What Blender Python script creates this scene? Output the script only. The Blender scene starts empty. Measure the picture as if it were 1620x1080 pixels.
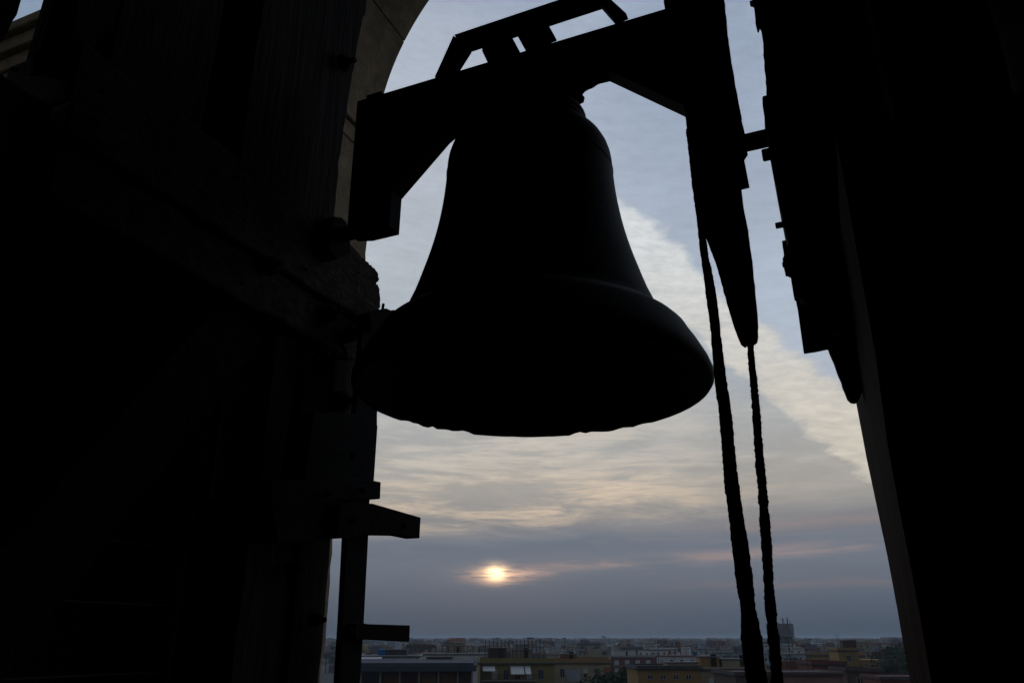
import bpy, bmesh, math, random
from mathutils import Vector, Matrix, noise as mnoise

S = bpy.context.scene
COL = S.collection
random.seed(7)
R = math.radians

# ------------------------------------------------------------------ camera
# Place units: metres.  The photographer's eye is the origin; the street lies 22 m below.
F = 1215.0
TP = 468.0 / F
PITCH = math.atan(TP)
CP, SP = math.cos(PITCH), math.sin(PITCH)
cam_d = bpy.data.cameras.new('camera')
cam = bpy.data.objects.new('camera', cam_d)
COL.objects.link(cam)
cam_d.sensor_fit = 'HORIZONTAL'
cam_d.sensor_width = 36
cam_d.lens = 36 * F / 1620
cam_d.clip_start = 0.02
cam_d.clip_end = 60000
cam.rotation_euler = (R(90) + PITCH, 0, 0)
S.camera = cam

# ------------------------------------------------------------------ world
SUN_AZ, SUN_EL = -1.13, 4.26
W = bpy.data.worlds.new('World')
S.world = W
W.use_nodes = True
NT = W.node_tree
NT.nodes.clear()
LK = NT.links


def s2l(c):
    return tuple(((x / 255) / 12.92 if x <= 10.3 else ((x / 255 + .055) / 1.055) ** 2.4) for x in c)


class X:
    """tiny expression wrapper round math nodes"""
    def __init__(s, k): s.k = k
    def _m(s, op, *a, clamp=False):
        n = NT.nodes.new('ShaderNodeMath'); n.operation = op; n.use_clamp = clamp
        for i, v in enumerate((s,) + a):
            if isinstance(v, X): LK.new(v.k, n.inputs[i])
            else: n.inputs[i].default_value = v
        return X(n.outputs[0])
    def __add__(s, o): return s._m('ADD', o)
    def __sub__(s, o): return s._m('SUBTRACT', o)
    def __mul__(s, o): return s._m('MULTIPLY', o)
    def __truediv__(s, o): return s._m('DIVIDE', o)
    def clamp(s): return s._m('ADD', 0.0, clamp=True)
    def sq(s): return s * s
    def exp(s): return s._m('EXPONENT')
    def sstep(s, a, b):
        n = NT.nodes.new('ShaderNodeMapRange'); n.interpolation_type = 'SMOOTHSTEP'
        LK.new(s.k, n.inputs[0]); n.inputs[1].default_value = a; n.inputs[2].default_value = b
        return X(n.outputs[0])


def combine(x, y, z=0.0):
    n = NT.nodes.new('ShaderNodeCombineXYZ')
    for i, v in enumerate((x, y, z)):
        if isinstance(v, X): LK.new(v.k, n.inputs[i])
        else: n.inputs[i].default_value = v
    return n.outputs[0]


def wnoise(vec, scale, detail=6, rough=.55, dist=0.0):
    n = NT.nodes.new('ShaderNodeTexNoise')
    LK.new(vec, n.inputs['Vector'])
    n.inputs['Scale'].default_value = scale
    n.inputs['Detail'].default_value = detail
    n.inputs['Roughness'].default_value = rough
    n.inputs['Distortion'].default_value = dist
    return X(n.outputs['Fac'])


def gauss(x, mu, sg):
    return (((x - mu) * (1.0 / sg)).sq() * -1.0).exp()


def mixc(fac, a, b):
    n = NT.nodes.new('ShaderNodeMix'); n.data_type = 'RGBA'
    if isinstance(fac, X): LK.new(fac.k, n.inputs['Factor'])
    else: n.inputs['Factor'].default_value = fac
    for k, v in ((6, a), (7, b)):
        if isinstance(v, tuple): n.inputs[k].default_value = v + (1,)
        else: LK.new(v, n.inputs[k])
    return n.outputs[2]


def addc(a, col, fac):
    n = NT.nodes.new('ShaderNodeMix'); n.data_type = 'RGBA'; n.blend_type = 'ADD'
    LK.new(fac.k, n.inputs['Factor'])
    LK.new(a, n.inputs[6]); n.inputs[7].default_value = col + (1,)
    return n.outputs[2]


tc = NT.nodes.new('ShaderNodeTexCoord')
sep = NT.nodes.new('ShaderNodeSeparateXYZ')
LK.new(tc.outputs['Generated'], sep.inputs[0])
dx, dy, dz = X(sep.outputs[0]), X(sep.outputs[1]), X(sep.outputs[2])
DEG = 180 / math.pi
EL = dz._m('ARCSINE') * DEG
AZ = dx._m('ARCTAN2', dy) * DEG
zz = dz._m('MAXIMUM', 0.0) + 0.16
plan = combine(dx / zz, dy / zz)
ang = combine(AZ * 0.045, EL * 0.30)
ang2 = combine(AZ * 0.10, EL * 0.95, 3.0)
# thin-cloud base colour by height above the horizon
ramp = NT.nodes.new('ShaderNodeValToRGB')
LK.new((EL * (1 / 90.0)).clamp().k, ramp.inputs[0])
stops = [(0, (62, 74, 88)), (1.8, (78, 88, 102)), (4.2, (98, 106, 118)), (6.2, (108, 115, 126)),
         (7.8, (130, 130, 132)), (10, (156, 152, 147)), (14, (160, 161, 161)), (19, (158, 166, 175)),
         (26, (169, 176, 184)), (33, (170, 177, 188)), (42, (162, 171, 185)), (60, (100, 118, 147)), (90, (66, 82, 112))]
cr = ramp.color_ramp
while len(cr.elements) > 1: cr.elements.remove(cr.elements[0])
for i, (e, c) in enumerate(stops):
    el = cr.elements[0] if i == 0 else cr.elements.new(e / 90)
    el.position = e / 90
    el.color = s2l(c) + (1,)
sky = ramp.outputs['Color']
n_plan = wnoise(plan, 2.2, 6, .6, .6)
n_fine = wnoise(combine(AZ * .42 - EL * .12, EL * 1.5 + AZ * .25), 1.3, 6, .68, .3)
n_str = wnoise(ang, 1.9, 8, .66, .35)
n_str2 = wnoise(ang2, 1.5, 6, .66, .6)
front = dy.sstep(-.1, .35)
# the clear blue part up right, behind the cloud bank
edge = (AZ + EL) - 40.4 + (n_plan - .5) * 5.0 + (wnoise(plan, 5.0, 7, .65, .3) - .5) * 5.0
bluem = edge.sstep(-.7, .8) * AZ.sstep(-16, 14) * front
blue = mixc((EL - 14).sstep(0, 30), s2l((168, 177, 189)), s2l((145, 158, 178)))
blue = mixc((n_plan.sstep(.42, .7)) * .35, blue, s2l((160, 172, 190)))
sky = mixc(bluem, sky, blue)
sky = mixc((AZ * -1.0).sstep(14, 26) * EL.sstep(18, 32) * front * .8, sky, s2l((118, 138, 162)))
# bright cloud bank running down to the right
low = (AZ + EL) - 35.2 + (n_plan - .5) * 3.0 + (wnoise(plan, 6.0, 6, .6, .3) - .5) * 3.5
lowm = low.sstep(-.5, .4)
lowsoft = low.sstep(-18, 1)
wsel = AZ.sstep(10, 16)
lowmix = lowsoft * (wsel * -1.0 + 1.0) + lowm * wsel
bank = lowmix * (bluem * -1.0 + 1.0) * AZ.sstep(2, 11) * edge.sstep(-30, -2) * EL.sstep(5, 11) * front
bankc = mixc((EL - 12).sstep(0, 20), s2l((200, 193, 180)), s2l((209, 212, 214)))
sky = mixc(bank * (n_fine.sstep(.25, .65) * .45 + .55) * .92, sky, bankc)
# veil texture all over the upper part
veil = (n_plan - .5) * .32 + (n_fine - .5) * .24
sky_v = NT.nodes.new('ShaderNodeMix'); sky_v.data_type = 'RGBA'; sky_v.blend_type = 'MULTIPLY'
sky_v.inputs['Factor'].default_value = 1.0
LK.new(sky, sky_v.inputs[6])
mul = veil * EL.sstep(5, 14) + (n_str - .5) * .22 * EL.sstep(.5, 5) + 1.0
LK.new(combine(mul, mul, mul), sky_v.inputs[7])
sky = sky_v.outputs[2]
# cream streaks above the dark bank
cs = n_str.sstep(.38, .60) * n_str2.sstep(.32, .60)
cm = gauss(EL - AZ * .03, 9.4, 2.2) * (EL - AZ * .05 + (n_str - .5) * 1.6).sstep(6.6, 7.7) * gauss(AZ, 1.5, 13.0)
sky = mixc((cs * cm * .85).clamp(), sky, s2l((222, 196, 166)))
cm2 = gauss(EL, 13.0, 3.2) * gauss(AZ, 0.0, 18.0)
sky = mixc((cs * cm2 * .75).clamp(), sky, s2l((198, 190, 178)))
# blue-grey bank between the streaks and the sun
db = gauss(EL - AZ * .05 + (n_str - .5) * 2.4, 6.0, 0.95) * .8
sky = mixc((db * n_str2.sstep(.25, .6)).clamp(), sky, s2l((96, 106, 120)))
# pink streaks trailing from the sun to the right
pl = gauss(EL - AZ * .055 + (n_str - .5) * .9, 4.55, .42) * AZ.sstep(-3, 4) * n_str2.sstep(.28, .6)
sky = mixc((pl * .55 * n_str.sstep(.35, .6)).clamp(), sky, s2l((160, 138, 132)))
pl2 = gauss(EL - AZ * .02 + (n_str - .5) * .9, 3.0, .4) * AZ.sstep(5, 18) * n_str2.sstep(.35, .65)
sky = mixc((pl2 * .35).clamp(), sky, s2l((128, 112, 112)))
pl3 = gauss(EL - AZ * .02 + (n_str - .5) * 1.4, 6.9, .5) * AZ.sstep(9, 18) * n_str2.sstep(.3, .6)
sky = mixc((pl3 * .5).clamp(), sky, s2l((150, 134, 128)))
# the sun, veiled by streaks of cloud
sa, se = AZ - SUN_AZ, EL - SUN_EL
sangv = combine(AZ * 0.35, EL * 3.2, 9.0)
nb = wnoise(sangv, 1.5, 4, .6, .7).sstep(.27, .60)
wob = (n_str - .5) * .9
halo = gauss(sa, 0.2, 2.2) * gauss(se + .1 + wob * .4, 0, .48)
tail = gauss(sa - 2.2, 0.0, 2.0) * gauss(se + wob * .5 - .04, 0, .22)
halo2 = gauss(sa, -.05, 1.0) * gauss(se, 0, .58)
core = gauss(sa, 0, .56) * gauss(se, .04, .40)
sky = addc(sky, (.48, .24, .11), halo * (nb * .95 + .05))
sky = addc(sky, (.16, .085, .05), tail * nb)
sky = addc(sky, (.85, .50, .23), halo2 * (nb * .7 + .25))
sky = addc(sky, (1.6, 1.15, .56), core * (nb * .45 + .55))
# the evening falls off away from the sun
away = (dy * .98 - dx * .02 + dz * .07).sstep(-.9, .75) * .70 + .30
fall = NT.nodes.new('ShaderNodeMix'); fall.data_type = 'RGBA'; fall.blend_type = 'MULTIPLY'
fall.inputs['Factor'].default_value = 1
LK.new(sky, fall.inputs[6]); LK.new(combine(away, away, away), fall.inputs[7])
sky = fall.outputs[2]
ground_m = EL.sstep(-.6, -.05)
sky = mixc(ground_m, s2l((58, 66, 78)), sky)
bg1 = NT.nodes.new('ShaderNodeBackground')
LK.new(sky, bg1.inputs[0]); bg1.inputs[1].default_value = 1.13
nish = NT.nodes.new('ShaderNodeTexSky')
nish.sky_type = 'NISHITA'
nish.sun_disc = False
nish.sun_elevation = R(SUN_EL)
nish.sun_rotation = R(SUN_AZ)
nish.altitude = 20
nish.air_density = 1.0
nish.dust_density = 2.0
bg2 = NT.nodes.new('ShaderNodeBackground')
LK.new(nish.outputs[0], bg2.inputs[0]); bg2.inputs[1].default_value = 0.05
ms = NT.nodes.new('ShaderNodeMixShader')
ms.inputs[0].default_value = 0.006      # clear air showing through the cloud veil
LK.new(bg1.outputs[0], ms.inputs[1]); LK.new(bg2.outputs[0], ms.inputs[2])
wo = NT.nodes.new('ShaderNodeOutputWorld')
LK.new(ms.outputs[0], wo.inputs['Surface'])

# ------------------------------------------------------------------ sun (low, behind cloud, about to set)
sd = bpy.data.lights.new('sun', 'SUN')
sun = bpy.data.objects.new('sun', sd)
COL.objects.link(sun)
sd.energy = 0.03
sd.angle = R(3)
sd.color = (1.0, .72, .5)
_d = Vector((math.sin(R(SUN_AZ)) * math.cos(R(SUN_EL)), math.cos(R(SUN_AZ)) * math.cos(R(SUN_EL)), math.sin(R(SUN_EL))))
sun.rotation_euler = _d.to_track_quat('Z', 'Y').to_euler()

S.view_settings.view_transform = 'Standard'
S.view_settings.look = 'None'
S.view_settings.exposure = 0
S.view_settings.gamma = 1
S.view_settings.use_curve_mapping = False
S.cycles.use_denoising = True
S.cycles.max_bounces = 4
W.cycles.sampling_method = 'MANUAL'
W.cycles.sample_map_resolution = 512
S.cycles.volume_bounces = 1
S.cycles.transparent_max_bounces = 6
S.cycles.volume_max_steps = 64
S.cycles.sample_clamp_indirect = 3

# ------------------------------------------------------------------ geometry of the belfry
PHI = R(23)                      # the belfry stands 23 degrees askew to the view
E1 = Vector((math.cos(PHI), -math.sin(PHI), 0))   # along the headstock, to the right
E2 = Vector((math.sin(PHI), math.cos(PHI), 0))    # out through the big arch
EZ = Vector((0, 0, 1))
GZ = -22.0


def ray(u, v):
    x = (u - 810) / F
    y = -(v - 540) / F
    return Vector((x, CP - SP * y, SP + CP * y))


def W3(a, b, z):
    return E1 * a + E2 * b + EZ * z


def on2(u, v, k):
    q = ray(u, v); P = q * (k / q.dot(E2)); return (P.dot(E1), P.z)


def on1(u, v, k):
    q = ray(u, v); P = q * (k / q.dot(E1)); return (P.dot(E2), P.z)


# ------------------------------------------------------------------ materials
MATS = {}


def mat(name, base, rough=.85, metal=0.0, var=.35, scale=6.0, stretch=(1, 1, 1), bump=.3, second=None, detail=6, spec=.2):
    if name in MATS: return MATS[name]
    m = bpy.data.materials.new(name); m.use_nodes = True
    nt = m.node_tree; b = nt.nodes['Principled BSDF']
    b.inputs['Roughness'].default_value = rough
    b.inputs['Metallic'].default_value = metal
    b.inputs['Specular IOR Level'].default_value = spec
    t = nt.nodes.new('ShaderNodeTexCoord'); mp = nt.nodes.new('ShaderNodeMapping')
    mp.inputs['Scale'].default_value = stretch
    nt.links.new(t.outputs['Object'], mp.inputs[0])
    n = nt.nodes.new('ShaderNodeTexNoise')
    n.inputs['Scale'].default_value = scale; n.inputs['Detail'].default_value = detail
    n.inputs['Roughness'].default_value = .65; n.inputs['Distortion'].default_value = .4
    nt.links.new(mp.outputs[0], n.inputs['Vector'])
    r = nt.nodes.new('ShaderNodeValToRGB')
    lo = tuple(c * (1 - var) for c in base); hi = second or tuple(min(1, c * (1 + var)) for c in base)
    r.color_ramp.elements[0].position = .3; r.color_ramp.elements[1].position = .7
    r.color_ramp.elements[0].color = lo + (1,); r.color_ramp.elements[1].color = hi + (1,)
    nt.links.new(n.outputs['Fac'], r.inputs[0])
    nt.links.new(r.outputs[0], b.inputs['Base Color'])
    if bump:
        bp = nt.nodes.new('ShaderNodeBump'); bp.inputs['Strength'].default_value = bump
        bp.inputs['Distance'].default_value = .02
        nt.links.new(n.outputs['Fac'], bp.inputs['Height']); nt.links.new(bp.outputs[0], b.inputs['Normal'])
    MATS[name] = m
    return m


M_WOOD_V = mat('old_oak_upright', (.036, .031, .028), var=.6, scale=3, stretch=(9, 9, .6), bump=.7, detail=9, spec=.05)
M_WOOD_H = mat('old_oak_beam', (.056, .044, .036), var=.65, scale=3, stretch=(1.6, 6, 9), bump=.8, detail=9, spec=.05)
M_WOOD_D = mat('dark_oak', (.015, .013, .012), var=.5, scale=3, stretch=(8, 8, 1), bump=.5, spec=.04)  # darkest of the oak tones
M_WOOD_B = mat('brown_oak_post', (.036, .025, .018), var=.85, scale=3, stretch=(9, 9, .6), bump=.8, detail=9, spec=.03)
M_IRON = mat('painted_iron', (.007, .007, .008), rough=.8, var=.4, scale=20, bump=.15, spec=.06)
M_RUST = mat('rusty_iron', (.014, .010, .009), rough=.9, var=.5, scale=30, bump=.3, spec=.06)
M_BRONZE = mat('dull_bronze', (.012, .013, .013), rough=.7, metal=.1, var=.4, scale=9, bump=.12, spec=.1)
M_ROPE = mat('tarred_rope', (.035, .030, .025), rough=1, var=.5, scale=60, stretch=(1, 1, .4), bump=.9)
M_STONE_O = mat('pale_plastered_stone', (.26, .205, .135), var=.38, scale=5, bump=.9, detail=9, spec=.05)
M_STONE_I = mat('shade_dark_masonry', (.022, .020, .019), var=.4, scale=3, bump=.5)  # inner stone near black: the chamber's shade is put into its colour
M_ROOF_T = mat('terracotta_tiles', (.20, .09, .06), var=.4, scale=.6, bump=.2)


def setp(o, label=None, cat=None, group=None, kind=None):
    if label: o['label'] = label
    if cat: o['category'] = cat
    if group: o['group'] = group
    if kind: o['kind'] = kind
    return o


def empty(name, loc=(0, 0, 0), **k):
    o = bpy.data.objects.new(name, None); COL.objects.link(o); o.location = loc
    o.empty_display_size = .1
    return setp(o, **k)


def link_mesh(name, me, parent=None, loc=(0, 0, 0)):
    o = bpy.data.objects.new(name, me); COL.objects.link(o); o.location = loc
    if parent is not None:
        o.parent = parent
        o.matrix_parent_inverse = parent_inv(parent)
    return o


def parent_inv(p):
    m = Matrix.LocRotScale(p.location, p.rotation_euler, p.scale)
    q = p.parent
    if q is not None:
        return m.inverted() @ parent_inv(q)
    return m.inverted()


def from_py(name, V, Fs, mats, parent=None, midx=None, smooth=False, loc=None):
    me = bpy.data.meshes.new(name)
    if loc is None:      # origin at the middle of the base
        xs = [v[0] for v in V]; ys = [v[1] for v in V]; zs = [v[2] for v in V]
        loc = ((min(xs) + max(xs)) / 2, (min(ys) + max(ys)) / 2, min(zs))
    me.from_pydata([(v[0] - loc[0], v[1] - loc[1], v[2] - loc[2]) for v in V], [], Fs)
    if not isinstance(mats, (list, tuple)): mats = [mats]
    for m in mats: me.materials.append(m)
    if midx: me.polygons.foreach_set('material_index', midx)
    if smooth: me.polygons.foreach_set('use_smooth', [True] * len(me.polygons))
    me.update()
    bm = bmesh.new(); bm.from_mesh(me); bmesh.ops.recalc_face_normals(bm, faces=bm.faces); bm.to_mesh(me); bm.free()
    o = link_mesh(name, me, parent, loc)
    return o


def rough_outline(pts, step, amp, seed=0, only=None):
    """insert extra points along a polygon's edges and nudge them a few mm so sawn/rotten edges are uneven"""
    rnd = random.Random(seed); out = []
    n = len(pts)
    for i in range(n):
        a = pts[i]; b = pts[(i + 1) % n]
        out.append(a)
        L = math.hypot(b[0] - a[0], b[1] - a[1]); k = int(L / step)
        if k < 1 or (only is not None and i not in only): continue
        nx, ny = -(b[1] - a[1]) / L, (b[0] - a[0]) / L
        for j in range(1, k + 1):
            t = (j + rnd.uniform(-.3, .3)) / (k + 1)
            d = rnd.uniform(-amp, amp)
            out.append((a[0] + (b[0] - a[0]) * t + nx * d, a[1] + (b[1] - a[1]) * t + ny * d))
    return out


def extr(name, poly, axis, k0, k1, m, parent=None, jit=0.0, step=.05, seed=0, bevel=0.0, only=None, lean=(0, 0)):
    """extrude a polygon given in (e1,z) [axis 2] or (e2,z) [axis 1] or (e1,e2) [axis 3] from k0 to k1"""
    if jit: poly = rough_outline(poly, step, jit, seed, only)
    V = []
    rnd = random.Random(seed + 5)
    for k in (k0, k1):
        for (a, z) in poly:
            if k == k1: a += lean[0]; z += lean[1]
            if jit and k == k1: a += rnd.uniform(-jit, jit) * .6; z += rnd.uniform(-jit, jit) * .6
            V.append(W3(a, k, z) if axis == 2 else (W3(k, a, z) if axis == 1 else W3(a, z, k)))
    n = len(poly)
    Fs = [list(range(n)), list(range(2 * n - 1, n - 1, -1))] + [(i, (i + 1) % n, n + (i + 1) % n, n + i) for i in range(n)]
    o = from_py(name, V, Fs, m, parent)
    if bevel:
        md = o.modifiers.new('edge', 'BEVEL'); md.width = bevel; md.segments = 2; md.limit_method = 'ANGLE'; md.angle_limit = R(50)
    return o


def P2(px, k): return [on2(u, v, k) for u, v in px]
def P1(px, k): return [on1(u, v, k) for u, v in px]


def ebox(name, a0, a1, b0, b1, z0, z1, m, parent=None, bevel=0.0, jit=0.0, seed=0):
    """box in belfry axes; long edges can be made slightly uneven"""
    if jit:
        rnd = random.Random(seed)
        ext = [(a1 - a0), (b1 - b0), (z1 - z0)]
        ax = ext.index(max(ext)); L = ext[ax]; n = max(4, int(L / .09))
        lo = [a0, b0, z0]; hi = [a1, b1, z1]
        oth = [i for i in range(3) if i != ax]
        V = []; Fs = []
        for s in range(n + 1):
            t = s / n
            for (p, q) in ((0, 0), (1, 0), (1, 1), (0, 1)):
                c = [0, 0, 0]; c[ax] = lo[ax] + L * t
                c[oth[0]] = (hi if p else lo)[oth[0]] + rnd.uniform(-jit, jit)
                c[oth[1]] = (hi if q else lo)[oth[1]] + rnd.uniform(-jit, jit)
                V.append(W3(*c))
        for s in range(n):
            for j in range(4):
                a = s * 4 + j; b = s * 4 + (j + 1) % 4
                Fs.append((a, b, b + 4, a + 4))
        Fs.append((0, 1, 2, 3)); Fs.append((n * 4 + 3, n * 4 + 2, n * 4 + 1, n * 4))
        o = from_py(name, V, Fs, m, parent)
    else:
        V = [W3(a, b, z) for z in (z0, z1) for (a, b) in ((a0, b0), (a1, b0), (a1, b1), (a0, b1))]
        Fs = [(0, 1, 2, 3), (4, 5, 6, 7), (0, 1, 5, 4), (1, 2, 6, 5), (2, 3, 7, 6), (3, 0, 4, 7)]
        o = from_py(name, V, Fs, m, parent)
    if bevel:
        md = o.modifiers.new('edge', 'BEVEL'); md.width = bevel; md.segments = 2; md.limit_method = 'ANGLE'; md.angle_limit = R(50)
    return o


def lathe(name, prof, base, axis, m, parent=None, n=48, cap=True, closed=False, smooth=True):
    """prof: list of (r, h); revolved about axis through base"""
    ax = axis.normalized()
    t = EZ if abs(ax.z) < .9 else Vector((1, 0, 0))
    p = ax.cross(t).normalized(); q = ax.cross(p).normalized()
    V = []; Fs = []
    for (r, h) in prof:
        for i in range(n):
            a = 2 * math.pi * i / n
            V.append(base + ax * h + (p * math.cos(a) + q * math.sin(a)) * r)
    k = len(prof)
    for j in range(k if closed else k - 1):
        for i in range(n):
            a = j * n + i; b = j * n + (i + 1) % n; j2 = (j + 1) % k
            Fs.append((a, b, j2 * n + (i + 1) % n, j2 * n + i))
    if cap and not closed:
        Fs.append(list(range(n))); Fs.append([(k - 1) * n + i for i in range(n)])
    o = from_py(name, V, Fs, m, parent, smooth=smooth)
    return o


def bolt(name, a, b, z, axis, r, L, parent, head=.012, m=None):
    """hexagon-headed bolt: shank plus head and washer as one small turned piece"""
    pr = [(r * 1.9, 0), (r * 1.9, .006), (r * 1.45, .006), (r * 1.5, .006 + head), (r * .8, .008 + head), (r * .8, L)]
    return lathe(name, pr, W3(a, b, z), axis, m or M_RUST, parent, n=8, smooth=False)


# ================================================================== THE TOWER
tower = empty('bell_tower', W3(-.88, 1.0, GZ), label='stone bell tower whose chamber and tall round arch frame the view', cat='tower')
A0, A1 = -3.68, 1.92          # inner faces along e1
B0, B1 = -1.75, 3.82          # inner faces along e2
WT = .58                       # wall thickness
AC, AR, AS = -.88, 2.2, 3.77   # front arch: centre, radius, spring height
ZF, ZT = -1.62, 6.7


def arched_wall(name, axis, k0, k1, a_lo, a_hi, c, r, zs, m):
    """wall with one round-headed opening; polygon strips extruded through the thickness"""
    N = 28
    arc = [(c + r * math.cos(math.pi * i / N), zs + r * math.sin(math.pi * i / N)) for i in range(N + 1)]  # right -> left
    poly = [(a_hi, ZF), (a_hi, ZT), (a_lo, ZT), (a_lo, ZF), (c - r, ZF)] + arc[::-1] + [(c + r, ZF)]
    V = []; n = len(poly)
    for k in (k0, k1):
        for a, z in poly:
            V.append(W3(a, k, z) if axis == 2 else W3(k, a, z))
    Fs = [(i, (i + 1) % n, n + (i + 1) % n, n + i) for i in range(n)]
    me = bpy.data.meshes.new(name)
    bm = bmesh.new()
    vs = [bm.verts.new(v) for v in V]
    for f in Fs: bm.faces.new([vs[i] for i in f])
    # the two faces in strips so that the concave outline stays clean
    def strip(off):
        def q(*ids): bm.faces.new([vs[off + i] for i in ids])
        L0 = 4; arcI = list(range(5, 5 + N + 1))
        q(2, 3, 4, arcI[0])
        q(n - 1, 0, 1, arcI[-1])
        h = N // 2
        for i in range(h): q(2, arcI[i], arcI[i + 1])
        q(2, arcI[h], 1)
        for i in range(h, N): q(1, arcI[i], arcI[i + 1])
    strip(0); strip(n)
    bmesh.ops.recalc_face_normals(bm, faces=bm.faces)
    bm.to_mesh(me); bm.free()
    me.materials.append(m)
    return link_mesh(name, me, tower)


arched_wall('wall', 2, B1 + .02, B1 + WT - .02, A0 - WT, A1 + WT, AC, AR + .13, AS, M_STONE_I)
LC, LR = 1.02, 1.36            # left wall's smaller opening
ebox('pier', A0 - 1.4, A0 - WT - .125, 2.385, B1 + WT, GZ, AS - .19, M_STONE_O, tower)
ebox('pier', A0 - 1.4, A0 - WT - .125, B0 - WT, -.345, GZ, AS - .19, M_STONE_O, tower)
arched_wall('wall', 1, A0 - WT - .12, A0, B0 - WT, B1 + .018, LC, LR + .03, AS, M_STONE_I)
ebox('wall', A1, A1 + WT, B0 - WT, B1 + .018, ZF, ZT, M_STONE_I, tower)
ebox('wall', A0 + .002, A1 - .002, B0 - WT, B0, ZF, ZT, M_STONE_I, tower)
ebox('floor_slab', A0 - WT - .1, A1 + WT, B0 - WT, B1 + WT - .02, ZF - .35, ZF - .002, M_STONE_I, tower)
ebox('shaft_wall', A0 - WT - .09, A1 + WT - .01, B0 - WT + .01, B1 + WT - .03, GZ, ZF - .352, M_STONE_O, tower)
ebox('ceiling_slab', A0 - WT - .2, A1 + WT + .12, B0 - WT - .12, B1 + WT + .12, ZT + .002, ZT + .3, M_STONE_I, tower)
pc = ((A0 + A1) / 2, (B0 + B1) / 2)
rb = [W3(A0 - WT - .3, B0 - WT - .2, ZT + .303), W3(A1 + WT + .2, B0 - WT - .2, ZT + .303), W3(A1 + WT + .2, B1 + WT + .2, ZT + .303), W3(A0 - WT - .3, B1 + WT + .2, ZT + .303), W3(pc[0], pc[1], ZT + 3.2)]
from_py('roof', rb, [(0, 1, 2, 3), (0, 1, 4), (1, 2, 4), (2, 3, 4), (3, 0, 4)], M_ROOF_T, tower)

# dressed stones lining the big arch: jamb blocks, impost, voussoirs (each a stone)
rnd = random.Random(3)
z = ZF + .01
row = 0
while z < AS - .30:
    h = min(rnd.choice((1.2, 1.35, 1.5)), AS - .205 - z)
    if AS - .205 - (z + h) < .25: h = AS - .205 - z
    for sgn, j in ((-1, AC - AR), (1, AC + AR)):
        off = rnd.uniform(-.006, .006) - (.085 if z < 1.9 else (.05 if z + h < 2.9 else .0)); d = rnd.uniform(0, .012)
        lo, hi = (j - .22, j + off) if sgn < 0 else (j - off, j + .22)
        ebox('stone_block', lo, hi, B1 - .03 + d, B1 + WT + .004, z + .004, z + h - .004, M_STONE_O, tower, bevel=.012, jit=.007, seed=row)
        row += 1
    z += h
for sgn, j in ((-1, AC - AR), (1, AC + AR)):
    for (z0, z1, pr) in ((AS - .20, AS - .052, .006), (AS - .05, AS - .002, .035)):
        lo, hi = (j - .2, j + pr) if sgn < 0 else (j - pr, j + .2)
        ebox('impost_moulding', lo, hi, B1 - .05 - pr * .5, B1 + WT + .02 + pr * .3, z0, z1, M_STONE_O, tower, bevel=.014)
NV = 7
for i in range(NV):
    t0 = math.pi * i / NV + .0016; t1 = math.pi * (i + 1) / NV - .0016
    g = rnd.uniform(-.005, .005)
    pts = []
    for k in range(13):
        t = t0 + (t1 - t0) * k / 12
        pts.append((AC + (AR + g) * math.cos(t), AS + (AR + g) * math.sin(t)))
    for k in range(12, -1, -1):
        t = t0 + (t1 - t0) * k / 12
        pts.append((AC + (AR + .38) * math.cos(t), AS + (AR + .38) * math.sin(t)))
    extr('voussoir', pts, 2, B1 - .03, B1 + WT + .006 + rnd.uniform(0, .006), M_STONE_O, tower, bevel=.006)
# left opening: lining blocks and impost of its far jamb
z = ZF + .01
for i in range(8):
    h = .645
    for s, j in ((1, LC + LR), (-1, LC - LR)):
        lo, hi = (j, j + .2) if s > 0 else (j - .2, j)
        ebox('stone_block', A0 - WT - .13, A0 + .012, lo, hi, z + .003, z + h - .003, M_STONE_O, tower, bevel=.01)
    z += h
for s, j in ((1, LC + LR), (-1, LC - LR)):
    for (z0, z1, pr) in ((AS - .22, AS - .11, .02), (AS - .108, AS - .0, .06), (AS + .002, AS + .08, .10)):
        lo, hi = (j - pr, j + .15) if s > 0 else (j - .15, j + pr)
        ebox('impost_moulding', A0 - 1.4 - pr, A0 + .02 + pr, lo, hi, z0 - .19, z1 - .19, M_STONE_O, tower, bevel=.012)

# ================================================================== THE BELL
BA, BB = -.878, 2.234          # bell axis in belfry coordinates
bell = empty('church_bell', W3(BA, BB, .755), label='large dark bronze church bell hanging under the yoke in the arch', cat='bell')
outer = [(.572, .739), (.5795, .750), (.5795, .770), (.571, .796), (.559, .820), (.544, .850), (.527, .878), (.5145, .903), (.499, .920),
         (.483, .933), (.464, .943), (.447, .952), (.436, .963), (.427, .985), (.415, 1.02), (.399, 1.06), (.386, 1.10), (.374, 1.14), (.362, 1.18),
         (.351, 1.22), (.341, 1.26), (.332, 1.30), (.3245, 1.34), (.318, 1.38), (.3125, 1.42), (.308, 1.46), (.3045, 1.50), (.302, 1.54),
         (.3005, 1.57), (.2995, 1.60), (.296, 1.625), (.289, 1.65), (.277, 1.675), (.261, 1.695), (.243, 1.712), (.225, 1.722), (.20, 1.73), (.10, 1.738), (.0, 1.74)]
inner = [(.562, .737), (.535, .765), (.50, .80), (.455, .85), (.42, .90), (.39, .97), (.35, 1.08), (.315, 1.2), (.288, 1.35), (.27, 1.5), (.255, 1.6), (.2, 1.68), (.1, 1.70), (.0, 1.701)]
n = 160
base = W3(BA, BB, 0)
V = []; Fs = []
rnd = random.Random(11)
prof = inner[::-1][1:] + outer[:-1]
for (r, h) in prof:
    for i in range(n):
        a = 2 * math.pi * i / n
        p = base + EZ * h + (E1 * math.cos(a) + E2 * math.sin(a)) * r
        V.append(p)
k = len(prof)
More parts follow.
